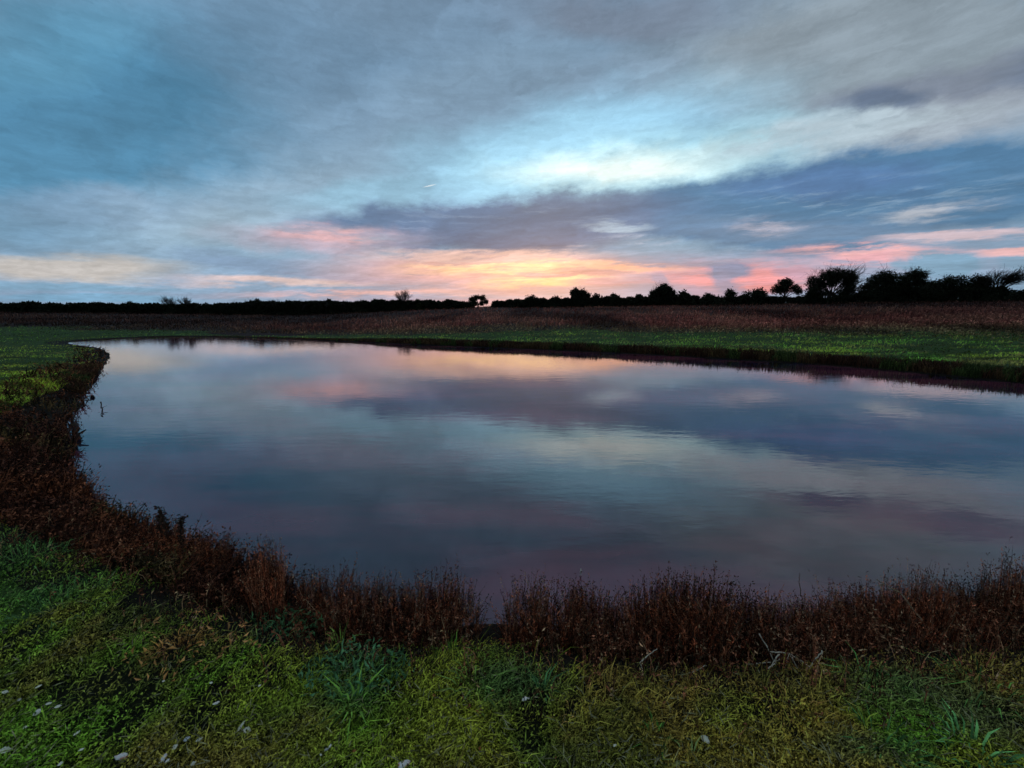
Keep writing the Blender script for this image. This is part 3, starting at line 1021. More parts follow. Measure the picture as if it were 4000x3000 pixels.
# the photograph's line of clump tops, left to right: (px x, px y of the tops)
TOPS = [(300, 1960), (640, 2030), (760, 2100), (880, 2120), (960, 2140), (1010, 2120), (1130, 2150), (1250, 2200), (1350, 2220), (1450, 2245), (1520, 2290), (1560, 2275), (1700, 2260), (1850, 2275), (1900, 2420),
        (1960, 2330), (2050, 2290), (2200, 2290), (2300, 2310), (2450, 2300), (2600, 2300), (2700, 2255), (2760, 2260), (2830, 2320), (2950, 2290), (3100, 2290),
        (3250, 2310), (3400, 2300), (3550, 2270), (3700, 2250), (3850, 2235), (4000, 2200), (4300, 2150)]
TX = [a_[0] for a_ in TOPS]
TY = [a_[1] for a_ in TOPS]
GRP = 'dead stem clumps along the near bank'
ORD = ['first', 'second', 'third', 'fourth', 'fifth', 'sixth', 'seventh', 'eighth', 'ninth', 'tenth', 'eleventh', 'twelfth', 'thirteenth', 'fourteenth', 'fifteenth',
       'sixteenth', 'seventeenth', 'eighteenth', 'nineteenth', 'twentieth', 'twenty first', 'twenty second', 'twenty third', 'twenty fourth', 'twenty fifth', 'twenty sixth',
       'twenty seventh', 'twenty eighth', 'twenty ninth', 'thirtieth', 'thirty first', 'thirty second', 'thirty third', 'thirty fourth']
spots = []
cx = 590.0
while cx < 4420:
    if not (1785 < cx < 2035 or 895 < cx < 1055):
        spots.append(cx)
    cx += 82 if not (840 < cx < 1100 or 1720 < cx < 2080) else 20
SPOT_CLEAN = []
for c_ in spots:                                   # keep an even spacing where the step was short
    if not SPOT_CLEAN or c_ - SPOT_CLEAN[-1] > 70:
        SPOT_CLEAN.append(c_)
n_slit = len([c_ for c_ in SPOT_CLEAN if c_ < 970])
seen = {'slit_left': 0, 'slit_right': 0, 'gap_right': 0}
for c_ in SPOT_CLEAN:
    yt = float(np.interp(c_, TX, TY)) + R.uniform(-25, 30)
    d0 = ray(c_ + R.uniform(-12, 12), 2350)
    ys = np.linspace(1.2, 7, 500)
    xs = ys * d0[0] / d0[1]
    sdl = pond_sd(xs, ys)
    idx = np.nonzero(sdl < 0.20 + R.uniform(-0.05, 0.05))[0]
    if len(idx) == 0:
        continue
    x, y = xs[idx[0]], ys[idx[0]]
    dt = ray(c_, yt)
    yb = y + 0.14
    ztop = EYE + yb * dt[2] / dt[1]
    zb = max(float(ground_z([x], [y])[0]), WATER_Z)
    hs = float(np.clip((ztop - zb) / 0.41, 0.5, 1.5))
    if c_ < 970:
        seen['slit_left'] += 1
        k_ = n_slit - seen['slit_left']
        lab = ORD[k_] + ' clump of dead stems left of the narrow slit in the near fringe'
    elif c_ < 1900:
        seen['slit_right'] += 1
        lab = ORD[seen['slit_right'] - 1] + ' clump of reddish dead stems right of the narrow slit, before the gap'
    else:
        seen['gap_right'] += 1
        lab = ORD[seen['gap_right'] - 1] + ' clump of reddish dead stems right of the gap in the fringe'
    kd = int(R.integers(0, 9))
    z = zb
    e = empty('dead_stem_clump', (x, y, z), math.atan2(-x, y) * 0.6 + R.uniform(-0.25, 0.25))
    e.scale = (R.uniform(0.5, 0.95), R.uniform(0.7, 1.0), hs * R.uniform(0.74, 1.16))
    tag(e, lab, 'dead stems', GRP)
    for nm, me in zip(('stems', 'seed_heads'), CLUMPS[kd]):
        s_ = bpy.data.objects.new(nm, me)
        C.objects.link(s_)
        s_.parent = e


# ------------------------------------------------------------------ trees, shrubs and hedges on the skyline
def line_depth(px):
    return float(np.interp(px, [-300, 0, 600, 1300, 1900, 2500, 3200, 4000, 4300], [100, 102, 106, 110, 114, 106, 82, 64, 60]))


SKY_PX = F_PX / math.cos(PITCH)


def sky_pos(px, depth):
    return (px - 2000) / SKY_PX * depth


def top_z(py, depth):
    d = ray(2000, py)
    return EYE + depth * d[2] / d[1]


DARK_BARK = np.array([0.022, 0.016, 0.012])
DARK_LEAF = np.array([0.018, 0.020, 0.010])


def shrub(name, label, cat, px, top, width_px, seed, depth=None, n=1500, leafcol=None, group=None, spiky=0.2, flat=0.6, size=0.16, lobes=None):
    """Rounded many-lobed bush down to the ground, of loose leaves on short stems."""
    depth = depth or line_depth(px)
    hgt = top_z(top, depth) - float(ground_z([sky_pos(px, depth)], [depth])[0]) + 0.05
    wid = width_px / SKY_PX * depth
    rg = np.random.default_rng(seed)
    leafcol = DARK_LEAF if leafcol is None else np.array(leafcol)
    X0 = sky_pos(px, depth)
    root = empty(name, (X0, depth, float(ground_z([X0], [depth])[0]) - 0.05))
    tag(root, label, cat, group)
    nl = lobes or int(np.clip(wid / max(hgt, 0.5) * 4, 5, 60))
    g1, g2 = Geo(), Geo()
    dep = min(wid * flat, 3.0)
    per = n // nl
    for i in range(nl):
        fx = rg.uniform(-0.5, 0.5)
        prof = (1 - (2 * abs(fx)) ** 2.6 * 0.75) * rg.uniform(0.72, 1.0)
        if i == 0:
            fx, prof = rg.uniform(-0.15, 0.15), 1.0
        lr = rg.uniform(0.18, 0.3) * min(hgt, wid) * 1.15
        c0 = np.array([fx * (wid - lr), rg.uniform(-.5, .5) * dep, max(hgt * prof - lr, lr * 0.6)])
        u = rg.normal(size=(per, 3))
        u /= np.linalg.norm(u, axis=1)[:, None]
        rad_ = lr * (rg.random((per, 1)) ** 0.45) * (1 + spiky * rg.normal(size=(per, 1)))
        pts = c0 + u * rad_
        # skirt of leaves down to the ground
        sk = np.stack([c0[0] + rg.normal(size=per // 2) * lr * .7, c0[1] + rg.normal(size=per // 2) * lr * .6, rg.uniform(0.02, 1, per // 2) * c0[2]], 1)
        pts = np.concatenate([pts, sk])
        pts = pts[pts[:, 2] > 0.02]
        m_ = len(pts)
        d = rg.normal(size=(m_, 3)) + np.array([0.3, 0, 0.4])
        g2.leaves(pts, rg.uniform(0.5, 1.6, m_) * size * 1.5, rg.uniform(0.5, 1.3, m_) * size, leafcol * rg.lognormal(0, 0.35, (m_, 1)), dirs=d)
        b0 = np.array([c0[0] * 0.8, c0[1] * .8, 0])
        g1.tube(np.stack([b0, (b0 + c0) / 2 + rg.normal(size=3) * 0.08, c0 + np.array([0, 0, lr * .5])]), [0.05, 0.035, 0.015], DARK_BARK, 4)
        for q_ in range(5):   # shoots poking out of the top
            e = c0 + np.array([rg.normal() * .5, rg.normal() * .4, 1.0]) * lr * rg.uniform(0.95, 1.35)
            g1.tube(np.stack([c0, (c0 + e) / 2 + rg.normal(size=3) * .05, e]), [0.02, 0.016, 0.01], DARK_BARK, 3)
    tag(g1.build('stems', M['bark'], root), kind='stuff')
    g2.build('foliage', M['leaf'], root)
    return root


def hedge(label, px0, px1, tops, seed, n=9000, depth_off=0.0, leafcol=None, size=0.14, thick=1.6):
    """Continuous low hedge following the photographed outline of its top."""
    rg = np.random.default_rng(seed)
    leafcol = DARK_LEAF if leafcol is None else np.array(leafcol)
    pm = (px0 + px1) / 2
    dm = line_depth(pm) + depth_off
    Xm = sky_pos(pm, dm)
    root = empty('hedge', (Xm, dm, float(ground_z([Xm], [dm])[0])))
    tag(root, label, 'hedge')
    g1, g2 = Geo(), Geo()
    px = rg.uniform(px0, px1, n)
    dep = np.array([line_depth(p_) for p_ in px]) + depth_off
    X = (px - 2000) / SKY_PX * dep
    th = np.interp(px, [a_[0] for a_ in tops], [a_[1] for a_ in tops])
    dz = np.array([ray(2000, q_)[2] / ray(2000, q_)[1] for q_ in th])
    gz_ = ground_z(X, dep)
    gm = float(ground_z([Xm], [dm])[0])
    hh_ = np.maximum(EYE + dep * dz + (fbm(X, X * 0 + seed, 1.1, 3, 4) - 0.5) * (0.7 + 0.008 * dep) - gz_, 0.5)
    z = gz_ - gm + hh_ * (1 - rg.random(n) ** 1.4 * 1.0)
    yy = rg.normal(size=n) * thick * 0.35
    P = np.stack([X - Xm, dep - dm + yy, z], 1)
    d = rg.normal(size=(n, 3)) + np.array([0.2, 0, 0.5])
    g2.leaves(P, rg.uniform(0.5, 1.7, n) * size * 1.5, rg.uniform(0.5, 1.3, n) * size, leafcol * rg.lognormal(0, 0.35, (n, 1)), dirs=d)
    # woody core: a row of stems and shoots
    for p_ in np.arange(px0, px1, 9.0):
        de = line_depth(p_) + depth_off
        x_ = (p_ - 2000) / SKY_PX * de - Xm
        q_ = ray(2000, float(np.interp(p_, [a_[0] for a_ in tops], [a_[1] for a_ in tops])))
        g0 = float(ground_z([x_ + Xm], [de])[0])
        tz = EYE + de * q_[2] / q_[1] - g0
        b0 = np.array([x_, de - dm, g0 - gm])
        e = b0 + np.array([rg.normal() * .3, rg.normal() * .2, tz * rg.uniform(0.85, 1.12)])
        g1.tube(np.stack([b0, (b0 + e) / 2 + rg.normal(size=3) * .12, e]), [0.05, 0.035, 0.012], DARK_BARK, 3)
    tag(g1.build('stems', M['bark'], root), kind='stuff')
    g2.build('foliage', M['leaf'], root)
    return root


PALE_BARK = (0.055, 0.048, 0.045)
# hedges
hedge('low black hedge along the left end of the skyline', -350, 880,
      [(-350, 1196), (0, 1192), (60, 1190), (130, 1184), (180, 1190), (300, 1192), (420, 1192), (620, 1193), (700, 1194), (880, 1194)], 3, 46000, size=0.3)
hedge('long dark hedge between the bare bushes and the round bare tree', 860, 1850,
      [(860, 1194), (950, 1184), (1100, 1182), (1300, 1180), (1450, 1180), (1600, 1178), (1700, 1180), (1850, 1184)], 4, 42000, size=0.3)
hedge('dark hedge bottom under the shrubs right of the gap', 1925, 2720,
      [(1925, 1186), (2000, 1174), (2300, 1168), (2500, 1167), (2720, 1162)], 5, 34000, size=0.3)
hedge('dark hedge bottom under the windswept trees at right', 2680, 4350,
      [(2680, 1172), (2900, 1164), (3100, 1160), (3230, 1166), (3300, 1158), (3360, 1136), (3480, 1128), (3700, 1126), (3850, 1130), (3920, 1140), (4000, 1150), (4350, 1150)], 6, 60000, size=0.18)


def lobed_tree(name, label, lobes, seed, base_px, depth=None, wind=0.5, twigs=26, density=1.0, size=0.16, leafcol=None, group=None, bark=None, twig_len=1.35, trunks=1):
    """Tree whose crown is a set of leafy clumps carried on limbs; lobes are (px x, px y, px radius) on the skyline."""
    depth = depth or line_depth(base_px)
    rg = np.random.default_rng(seed)
    leafcol = DARK_LEAF if leafcol is None else np.array(leafcol)
    bark = DARK_BARK if bark is None else np.array(bark)
    X0 = sky_pos(base_px, depth)
    z0 = float(ground_z([X0], [depth])[0]) - 0.05
    root = empty(name, (X0, depth, z0))
    tag(root, label, 'tree', group)
    g1, g2, g3 = Geo(), Geo(), Geo()
    LB = []
    for (px, py, pr) in lobes:
        LB.append((np.array([sky_pos(px, depth) - X0, rg.uniform(-0.9, 0.9), top_z(py, depth) - z0]), pr / SKY_PX * depth))
    hmax = max(c_[2] + r_ for c_, r_ in LB)
    fork = np.array([np.mean([c_[0] for c_, r_ in LB]) * 0.4, 0, hmax * 0.28])
    for q_ in range(trunks):
        off = (q_ - (trunks - 1) / 2) * 0.7
        g1.tube(np.stack([[off, 0, -0.1], [off * 0.9 + rg.normal() * 0.1, 0, hmax * 0.14], fork + np.array([off * .6, 0, 0])]), [0.26, 0.2, 0.17], bark, 7)
    for c_, r_ in LB:
        mid = fork * 0.5 + c_ * 0.5 + np.array([-wind * 0.2 * r_, rg.normal() * .15, 0.1])
        g1.tube(np.stack([fork, fork * .7 + mid * .3 + rg.normal(size=3) * .08, mid, c_ + rg.normal(size=3) * .1]), [0.13, 0.1, 0.07, 0.03], bark, 5)
        r_ = r_ * 1.1
        n = int(density * 700 * max(r_, 0.6) ** 1.6)
        u = rg.normal(size=(n, 3))
        u /= np.linalg.norm(u, axis=1)[:, None]
        # uneven lobe: radius varies with direction, thinning outwards
        bump = 1 + 0.28 * np.sin(u[:, 0] * 5 + rg.uniform(0, 6)) * np.cos(u[:, 2] * 6 + rg.uniform(0, 6))
        rad_ = r_ * bump * rg.random(n) ** 0.42
        P = c_ + u * rad_[:, None] * np.array([1.08, 0.9, 0.92])
        d = rg.normal(size=(n, 3)) + np.array([wind, 0, 0.2])
        g2.leaves(P, rg.uniform(0.6, 1.6, n) * size * 1.5, rg.uniform(0.6, 1.3, n) * size, leafcol * rg.lognormal(0, 0.35, (n, 1)), dirs=d)
        for k_ in range(twigs):
            dr = rg.normal(size=3) * np.array([0.9, 0.6, 0.6]) + np.array([wind * 1.1, 0, 0.75])
            dr /= np.linalg.norm(dr)
            p0 = c_ + dr * r_ * rg.uniform(0.2, 0.6)
            ln = r_ * rg.uniform(0.6, 1.0) * twig_len
            p1 = p0 + dr * ln * 0.5 + rg.normal(size=3) * 0.05
            p2 = p0 + dr * ln + np.array([wind * 0.16 * ln, 0, -0.05 * ln * wind]) + rg.normal(size=3) * 0.08
            g3.tube(np.stack([p0, p1, p2]), [0.026, 0.018, 0.008], bark, 3)
            for h_ in range(2):
                e = p1 + dr * ln * 0.35 + rg.normal(size=3) * ln * 0.2
                g3.tube(np.stack([p1, e]), [0.014, 0.007], bark, 3)
    g1.build('trunk', M['bark'], root)
    cr = g2.build('crown', M['leaf'], root)
    tag(g3.build('twigs', M['bark'], cr if cr else root), kind='stuff')
    return root


def fan_tree(name, label, cat, px, top, width_px, seed, depth=None, wind=0.0, limbs=12, bark=None, group=None, base=0.25, thick=1.0, sub=7):
    """Leafless tree or bush: limbs fanning from a short trunk, splitting into fine twigs that end in a rounded outline."""
    depth = depth or line_depth(px)
    rg = np.random.default_rng(seed)
    bark = DARK_BARK if bark is None else np.array(bark)
    X0 = sky_pos(px, depth)
    z0 = float(ground_z([X0], [depth])[0]) - 0.05
    hgt = top_z(top, depth) - z0
    half = width_px / SKY_PX * depth / 2
    root = empty(name, (X0, depth, z0))
    tag(root, label, cat, group)
    g1, g2 = Geo(), Geo()
    fk = np.array([0, 0, hgt * base])
    g1.tube(np.stack([[0, 0, -0.1], fk * 0.5 + rg.normal(size=3) * .04, fk]), np.array([0.16, 0.13, 0.11]) * thick, bark, 6)
    for i_ in range(limbs):
        a_ = -1.15 + 2.3 * (i_ + rg.uniform(-.3, .3)) / (limbs - 1)
        rr = rg.uniform(0.85, 1.0)
        end = np.array([math.sin(a_) * half * rr + wind * half * .25, rg.normal() * half * .5, hgt * base + (hgt - hgt * base) * (0.35 + 0.65 * math.cos(a_ * .9)) * rr])
        m1 = fk + (end - fk) * 0.45 + np.array([0, 0, 0.10 * hgt]) + rg.normal(size=3) * .06
        g1.tube(np.stack([fk, m1, m1 * .4 + end * .6]), np.array([0.06, 0.04, 0.022]) * thick, bark, 4)
        for j_ in range(sub):
            f = rg.uniform(0.3, 0.95)
            p0 = fk + (end - fk) * f * 0.8 + np.array([0, 0, 0.1 * hgt * f * (1 - f) * 3])
            dr = (end - fk) / np.linalg.norm(end - fk) + rg.normal(size=3) * np.array([.45, .35, .35]) + np.array([wind * .8, 0, .25])
            dr /= np.linalg.norm(dr)
            ln = hgt * rg.uniform(0.12, 0.3)
            p1 = p0 + dr * ln
            g2.tube(np.stack([p0, (p0 + p1) / 2 + rg.normal(size=3) * .04, p1]), np.array([0.024, 0.018, 0.010]) * thick, bark, 3)
            for k_ in range(4):
                q0 = p0 + dr * ln * rg.uniform(0.3, 0.95)
                e = q0 + (dr * .7 + rg.normal(size=3) * .5 + np.array([wind * .4, 0, .15])) * ln * 0.5
                g2.tube(np.stack([q0, e]), np.array([0.014, 0.008]) * thick, bark, 3)
    g1.build('trunk', M['bark'], root)
    g2.build('crown', M['bark'], root)
    return root


# left skyline
GREY_TWIG = (0.075, 0.062, 0.058)
shrub('shrub', 'tiny dark shrub standing proud of the left hedge', 'shrub', 506, 1179, 60, 21, n=900, size=0.24)
shrub('shrub', 'low rounded dark shrub near the left edge of the skyline', 'shrub', 140, 1181, 140, 22, n=1500, size=0.24)
fan_tree('bare_tree', 'leftmost pale bare tree, the wider of the pair above the left hedge', 'tree', 664, 1160, 72, 31, limbs=16, bark=GREY_TWIG, thick=1.3, sub=9)
fan_tree('bare_tree', 'pale bare tree, right one of the pair above the left hedge', 'tree', 732, 1160, 56, 34, limbs=14, bark=GREY_TWIG, wind=0.15, thick=1.3, sub=9)
for i, (px, tp, wd) in enumerate([(915, 1176, 80), (985, 1170, 90), (1085, 1167, 90), (1180, 1173, 110), (1270, 1175, 90), (1350, 1176, 90)]):
    fan_tree('bare_bush', ['leftmost grey bare bush in the row on the left hedge', 'grey bare bush second in the row on the left hedge',
                           'grey bare bush third in the row, wide and rounded', 'grey bare bush fourth in the row on the left hedge',
                           'grey bare bush fifth in the row, lower than the rest', 'rightmost grey bare bush of the row on the hedge'][i],
             'bush', px, tp, wd, 40 + i, limbs=15, bark=GREY_TWIG, base=0.12, sub=8, group='grey bare bushes')
shrub('shrub', 'dark shrub poking up between the grey bare bushes', 'shrub', 1008, 1166, 40, 24, n=700, size=0.2)
shrub('shrub', 'rounded dark shrub left of the round bare tree', 'shrub', 1480, 1171, 110, 25, n=1500, size=0.26)
shrub('shrub', 'small dark shrub at the foot of the round bare tree, left side', 'shrub', 1535, 1174, 60, 28, n=900, size=0.26)
fan_tree('bare_tree', 'round fan shaped bare tree standing alone above the hedge', 'tree', 1578, 1138, 68, 51, limbs=15, bark=(0.03, 0.026, 0.026), base=0.3, sub=9, thick=1.5)
shrub('shrub', 'yellowish green shrub right beside the round bare tree', 'shrub', 1632, 1168, 50, 26, n=1100, leafcol=(0.045, 0.05, 0.016), size=0.24)
shrub('shrub', 'low dark shrub left of the drooping tree', 'shrub', 1775, 1171, 110, 27, n=1500, size=0.26)
lobed_tree('drooping_tree', 'small drooping tree with gaps just left of the skyline gap', [(1845, 1172, 12), (1862, 1163, 10), (1884, 1165, 11), (1898, 1180, 9), (1855, 1186, 10), (1880, 1186, 8)],
           52, 1868, wind=0.1, twigs=16, density=0.8, size=0.22)
# centre right shrubs
S_ = [(1950, 1176, 56, 'small rounded bush just right of the skyline gap'), (2070, 1154, 150, 'broad domed shrub right of the skyline gap'),
      (2165, 1158, 90, 'ragged shrub between the broad dome and the blocky tree'),
      (2330, 1148, 90, 'shrub leaning against the right side of the blocky tree'), (2405, 1149, 70, 'squarish bush beside a dip in the skyline'),
      (2500, 1150, 100, 'sloping shrub left of the peaked tree'),
      (2668, 1138, 80, 'rounded shrub right of the peaked tree'), (2760, 1146, 110, 'low shrub in the dip right of the peaked tree'),
      (2850, 1128, 130, 'flat topped shrub under the small grey cumulus cloud'), (2945, 1126, 120, 'flat topped shrub left of the first windswept tree')]
for i, (px, tp, wd, lb) in enumerate(S_):
    shrub('shrub', lb, 'shrub', px, tp, wd, 60 + i, n=2600, size=0.28 if px < 2700 else 0.24, spiky=0.22)
lobed_tree('bushy_tree', 'blocky upright dark tree right of the broad dome', [(2245, 1146, 18), (2268, 1150, 18), (2285, 1160, 16), (2248, 1170, 18), (2275, 1174, 16), (2290, 1176, 14)], 90, 2262, wind=0.1, twigs=12, size=0.26)
lobed_tree('bushy_tree', 'peaked tree with a rounded top, middle of the right half', [(2585, 1134, 24), (2610, 1145, 20), (2560, 1150, 20), (2545, 1168, 18), (2625, 1164, 18), (2585, 1164, 22)],
           91, 2588, wind=0.2, twigs=22, size=0.26)
# windswept trees at right
lobed_tree('windswept_tree', 'small round windswept tree, leftmost of the tall right hand trees',
           [(3040, 1112, 22), (3062, 1106, 18), (3026, 1132, 18), (3055, 1132, 20), (3084, 1128, 17), (3100, 1140, 12)], 71, 3056, wind=0.5, twigs=12, twig_len=1.0)
lobed_tree('windswept_tree', 'tall broad tree with a see through gap under its crown',
           [(3170, 1102, 22), (3200, 1084, 26), (3240, 1078, 28), (3282, 1082, 26), (3310, 1098, 22), (3160, 1130, 20), (3192, 1118, 22), (3225, 1106, 18),
            (3296, 1122, 22), (3320, 1138, 18), (3175, 1158, 22), (3275, 1148, 16), (3210, 1150, 16), (3300, 1164, 18)], 72, 3235, wind=0.35, twigs=20, twig_len=1.25, trunks=3)
fan_tree('bare_tree', 'bare twiggy tree spreading above and behind the tall broad tree', 'tree', 3245, 1044, 235, 73, depth=line_depth(3250) + 2.5, wind=0.35, limbs=22, sub=14, base=0.2, thick=1.2)
lobed_tree('windswept_tree', 'dense dark windswept tree right of the tall broad tree',
           [(3375, 1128, 22), (3400, 1100, 26), (3436, 1082, 25), (3465, 1090, 26), (3420, 1128, 30), (3460, 1124, 28), (3390, 1158, 26), (3440, 1160, 28)], 74, 3430, wind=0.7, twigs=18)
lobed_tree('windswept_tree', 'dark windswept tree with twigs streaming right, joined to its left neighbour',
           [(3505, 1090, 24), (3540, 1076, 24), (3572, 1084, 22), (3510, 1122, 28), (3556, 1114, 28), (3590, 1110, 16), (3500, 1156, 28), (3550, 1154, 28)], 75, 3535, wind=1.1, twigs=26, twig_len=1.5)
lobed_tree('windswept_tree', 'low dense wedge shaped tree between taller windswept trees',
           [(3615, 1134, 22), (3645, 1116, 24), (3685, 1106, 26), (3730, 1102, 26), (3775, 1102, 26), (3815, 1106, 24), (3640, 1150, 28), (3700, 1142, 32), (3760, 1138, 32), (3820, 1138, 28)],
           76, 3715, wind=0.9, twigs=14, twig_len=1.1)
fan_tree('bare_tree', 'bare windswept tree with twigs streaming right at the right edge', 'tree', 3880, 1054, 190, 77, wind=1.0, limbs=24, sub=17, thick=1.0, base=0.3)
shrub('shrub', 'low twiggy shrub under the rightmost bare tree', 'shrub', 3960, 1134, 170, 78, n=2600, size=0.18, spiky=0.4)
shrub('shrub', 'dark bush at the foot of the see through tree', 'shrub', 3150, 1134, 90, 79, n=1800, size=0.2)


# ------------------------------------------------------------------ details of the near bank
R = np.random.default_rng(5)


def ground_point(px, py, lift=0.0):
    z = 0.0
    for _ in range(8):
        q = at_z(px, py, z + lift)
        z = float(ground_z([q[0]], [q[1]])[0])
        z = max(z, WATER_Z)
    return np.array([q[0], q[1], z])


def tussock(px, py, label, col, seed, blades=90, length=0.16, spread=0.9, wd=0.007, rad_=0.06, fine=0):
    global R
    R = np.random.default_rng(seed)
    if col[0] < col[1]:
        col = np.array(col) * np.array([1.15, 1.2, 0.75]) * 0.8 + GREEN * 0.2
    else:
        col = np.minimum(np.array(col) * 1.9, 0.85)
    length, rad_, fine = length * 0.66, rad_ * 0.9, fine // 3
    blades = int(blades * 0.7)
    p_ = ground_point(px, py)
    root = empty('grass_tussock', tuple(p_))
    tag(root, label, 'grass tussock', 'grass tussocks on the near bank')
    g = Geo()
    a = R.uniform(0, 2 * math.pi, blades)
    q = np.sqrt(R.random(blades)) * rad_
    P = np.stack([np.cos(a) * q, np.sin(a) * q, np.full(blades, -0.01)], 1)
    h = length * R.uniform(0.45, 1.0, blades)
    lk = h * R.uniform(0.3, 1.3, blades) * spread
    lean = np.stack([np.cos(a) * lk, np.sin(a) * lk], 1) + R.normal(size=(blades, 2)) * 0.02
    c_ = np.array(col) * np.clip(R.lognormal(0, 0.55, blades), 0.2, 2.4)[:, None]
    g.blades(P, h, R.uniform(0.6, 1.2, blades) * wd, lean, R.uniform(0.1, 0.75, blades), c_, face=a + math.pi / 2)
    tag(g.build('blades', M['grass'], root), kind='stuff')
    if fine:
        g = Geo()
        a = R.uniform(0, 2 * math.pi, fine)
        q = np.sqrt(R.random(fine)) * rad_ * 2.2
        P = np.stack([np.cos(a) * q * 1.4, np.sin(a) * q * .8, R.uniform(0.0, 0.05, fine)], 1)
        g.leaves(P, R.uniform(0.02, 0.05, fine), R.uniform(0.003, 0.006, fine), np.array(col) * R.uniform(0.5, 1.7, (fine, 1)) * np.array([1.0, 1.0, 1.25]), up=1.2)
        g.build('fine_leaves', M['grass'], root)
    return root


tussock(1390, 2640, 'large blue green feathery tussock in front of the dead stems', (0.11, 0.24, 0.15), 1, 60, 0.16, 1.0, 0.007, 0.09, 900)
tussock(1390, 2770, 'broad bladed green tuft below the blue green tussock', (0.14, 0.26, 0.06), 2, 46, 0.20, 1.2, 0.010, 0.04)
tussock(1090, 2470, 'dark blue green feathery tussock left of the larger one', (0.075, 0.18, 0.11), 3, 50, 0.15, 1.0, 0.006, 0.09, 800)
tussock(1290, 2420, 'leafy green sprigs against the dead stems left of the gap', (0.06, 0.20, 0.09), 4, 34, 0.24, 0.8, 0.008, 0.06)
tussock(1330, 2530, 'upright yellow green tuft above the feathery tussock', (0.17, 0.24, 0.06), 5, 34, 0.20, 0.7, 0.007, 0.05)
tussock(1860, 2700, 'spreading pale green tuft below the gap in the fringe', (0.16, 0.24, 0.08), 6, 60, 0.17, 1.2, 0.007, 0.07)
tussock(1760, 2560, 'green tuft at the foot of the dense dark clump', (0.10, 0.20, 0.04), 7, 60, 0.15, 0.8, 0.005, 0.07)
tussock(2120, 2710, 'small arching teal tuft right of the pale green one', (0.10, 0.25, 0.14), 8, 22, 0.15, 1.2, 0.008, 0.03)
tussock(1940, 2830, 'short grey green tuft with stiff upright blades', (0.16, 0.25, 0.11), 9, 30, 0.09, 0.8, 0.006, 0.04)
tussock(2560, 2890, 'fresh green tuft right of the bottom middle', (0.10, 0.24, 0.06), 10, 40, 0.14, 1.0, 0.007, 0.05)
tussock(2690, 2985, 'pale stiff tuft at the bottom edge below the white leaf', (0.24, 0.27, 0.14), 11, 30, 0.12, 0.9, 0.006, 0.04)
tussock(3800, 2960, 'arching teal tuft at the bottom right corner', (0.10, 0.26, 0.13), 12, 60, 0.20, 1.2, 0.008, 0.08)
tussock(3450, 2930, 'teal green tuft left of the bottom right corner', (0.08, 0.22, 0.09), 13, 60, 0.15, 1.2, 0.006, 0.09)
tussock(3400, 2660, 'dark green tuft under the dark fringe at right', (0.06, 0.18, 0.07), 14, 50, 0.16, 1.1, 0.006, 0.10)
tussock(3850, 2720, 'green sprays at the right edge below the dark fringe', (0.08, 0.19, 0.06), 15, 60, 0.2, 1.1, 0.006, 0.12)
tussock(100, 2200, 'cool green long grass at the left edge by the weeds', (0.10, 0.22, 0.09), 16, 120, 0.20, 1.2, 0.006, 0.25)
tussock(250, 2380, 'dark teal long grass patch on the left', (0.06, 0.14, 0.08), 17, 110, 0.18, 1.2, 0.005, 0.22)
tussock(560, 2480, 'brown dry tuft left of the orange patch', (0.20, 0.13, 0.05), 18, 60, 0.13, 1.0, 0.004, 0.08)
tussock(700, 2530, 'orange withered grass patch in the lawn at left', (0.40, 0.20, 0.05), 19, 160, 0.08, 1.3, 0.004, 0.14, 300)
tussock(2750, 2720, 'yellow brown dry tuft under the tangle of pale stalks', (0.26, 0.19, 0.05), 20, 70, 0.11, 0.9, 0.004, 0.12)
tussock(3080, 2760, 'ochre dry tuft below the tangle of pale stalks', (0.30, 0.17, 0.04), 21, 70, 0.11, 0.9, 0.004, 0.11)
tussock(2280, 2790, 'ochre dry grass patch right of centre near the bottom', (0.32, 0.20, 0.05), 22, 90, 0.08, 0.9, 0.004, 0.12)


def tubes_thing(name, label, cat, px_paths, rad_, col, group=None, water=False, lift=0.03):
    """Stalks laid out through points given by where they stand on the bank."""
    pts0 = [ground_point(*px_paths[0][0][:2])]
    root = empty(name, tuple(pts0[0]))
    tag(root, label, cat, group)
    rg = np.random.default_rng(len(label))
    for path in px_paths:
        g = Geo()
        Q = []
        for (px, py, z) in path:
            q = at_z(px, py, z)
            Q.append([q[0], q[1], z])
        Q = np.array(Q) - pts0[0]
        T = np.linspace(0, 1, len(Q))
        TT = np.linspace(0, 1, 4 * len(Q))
        S = np.stack([np.interp(TT, T, Q[:, i]) for i in range(3)], 1) + rg.normal(size=(len(TT), 3)) * rad_ * 0.5
        g.tube(S, np.linspace(rad_, rad_ * 0.55, len(TT)), np.array(col) * rg.uniform(0.75, 1.15), 5)
        g.build('stalk', M['dead'], root)
    return root


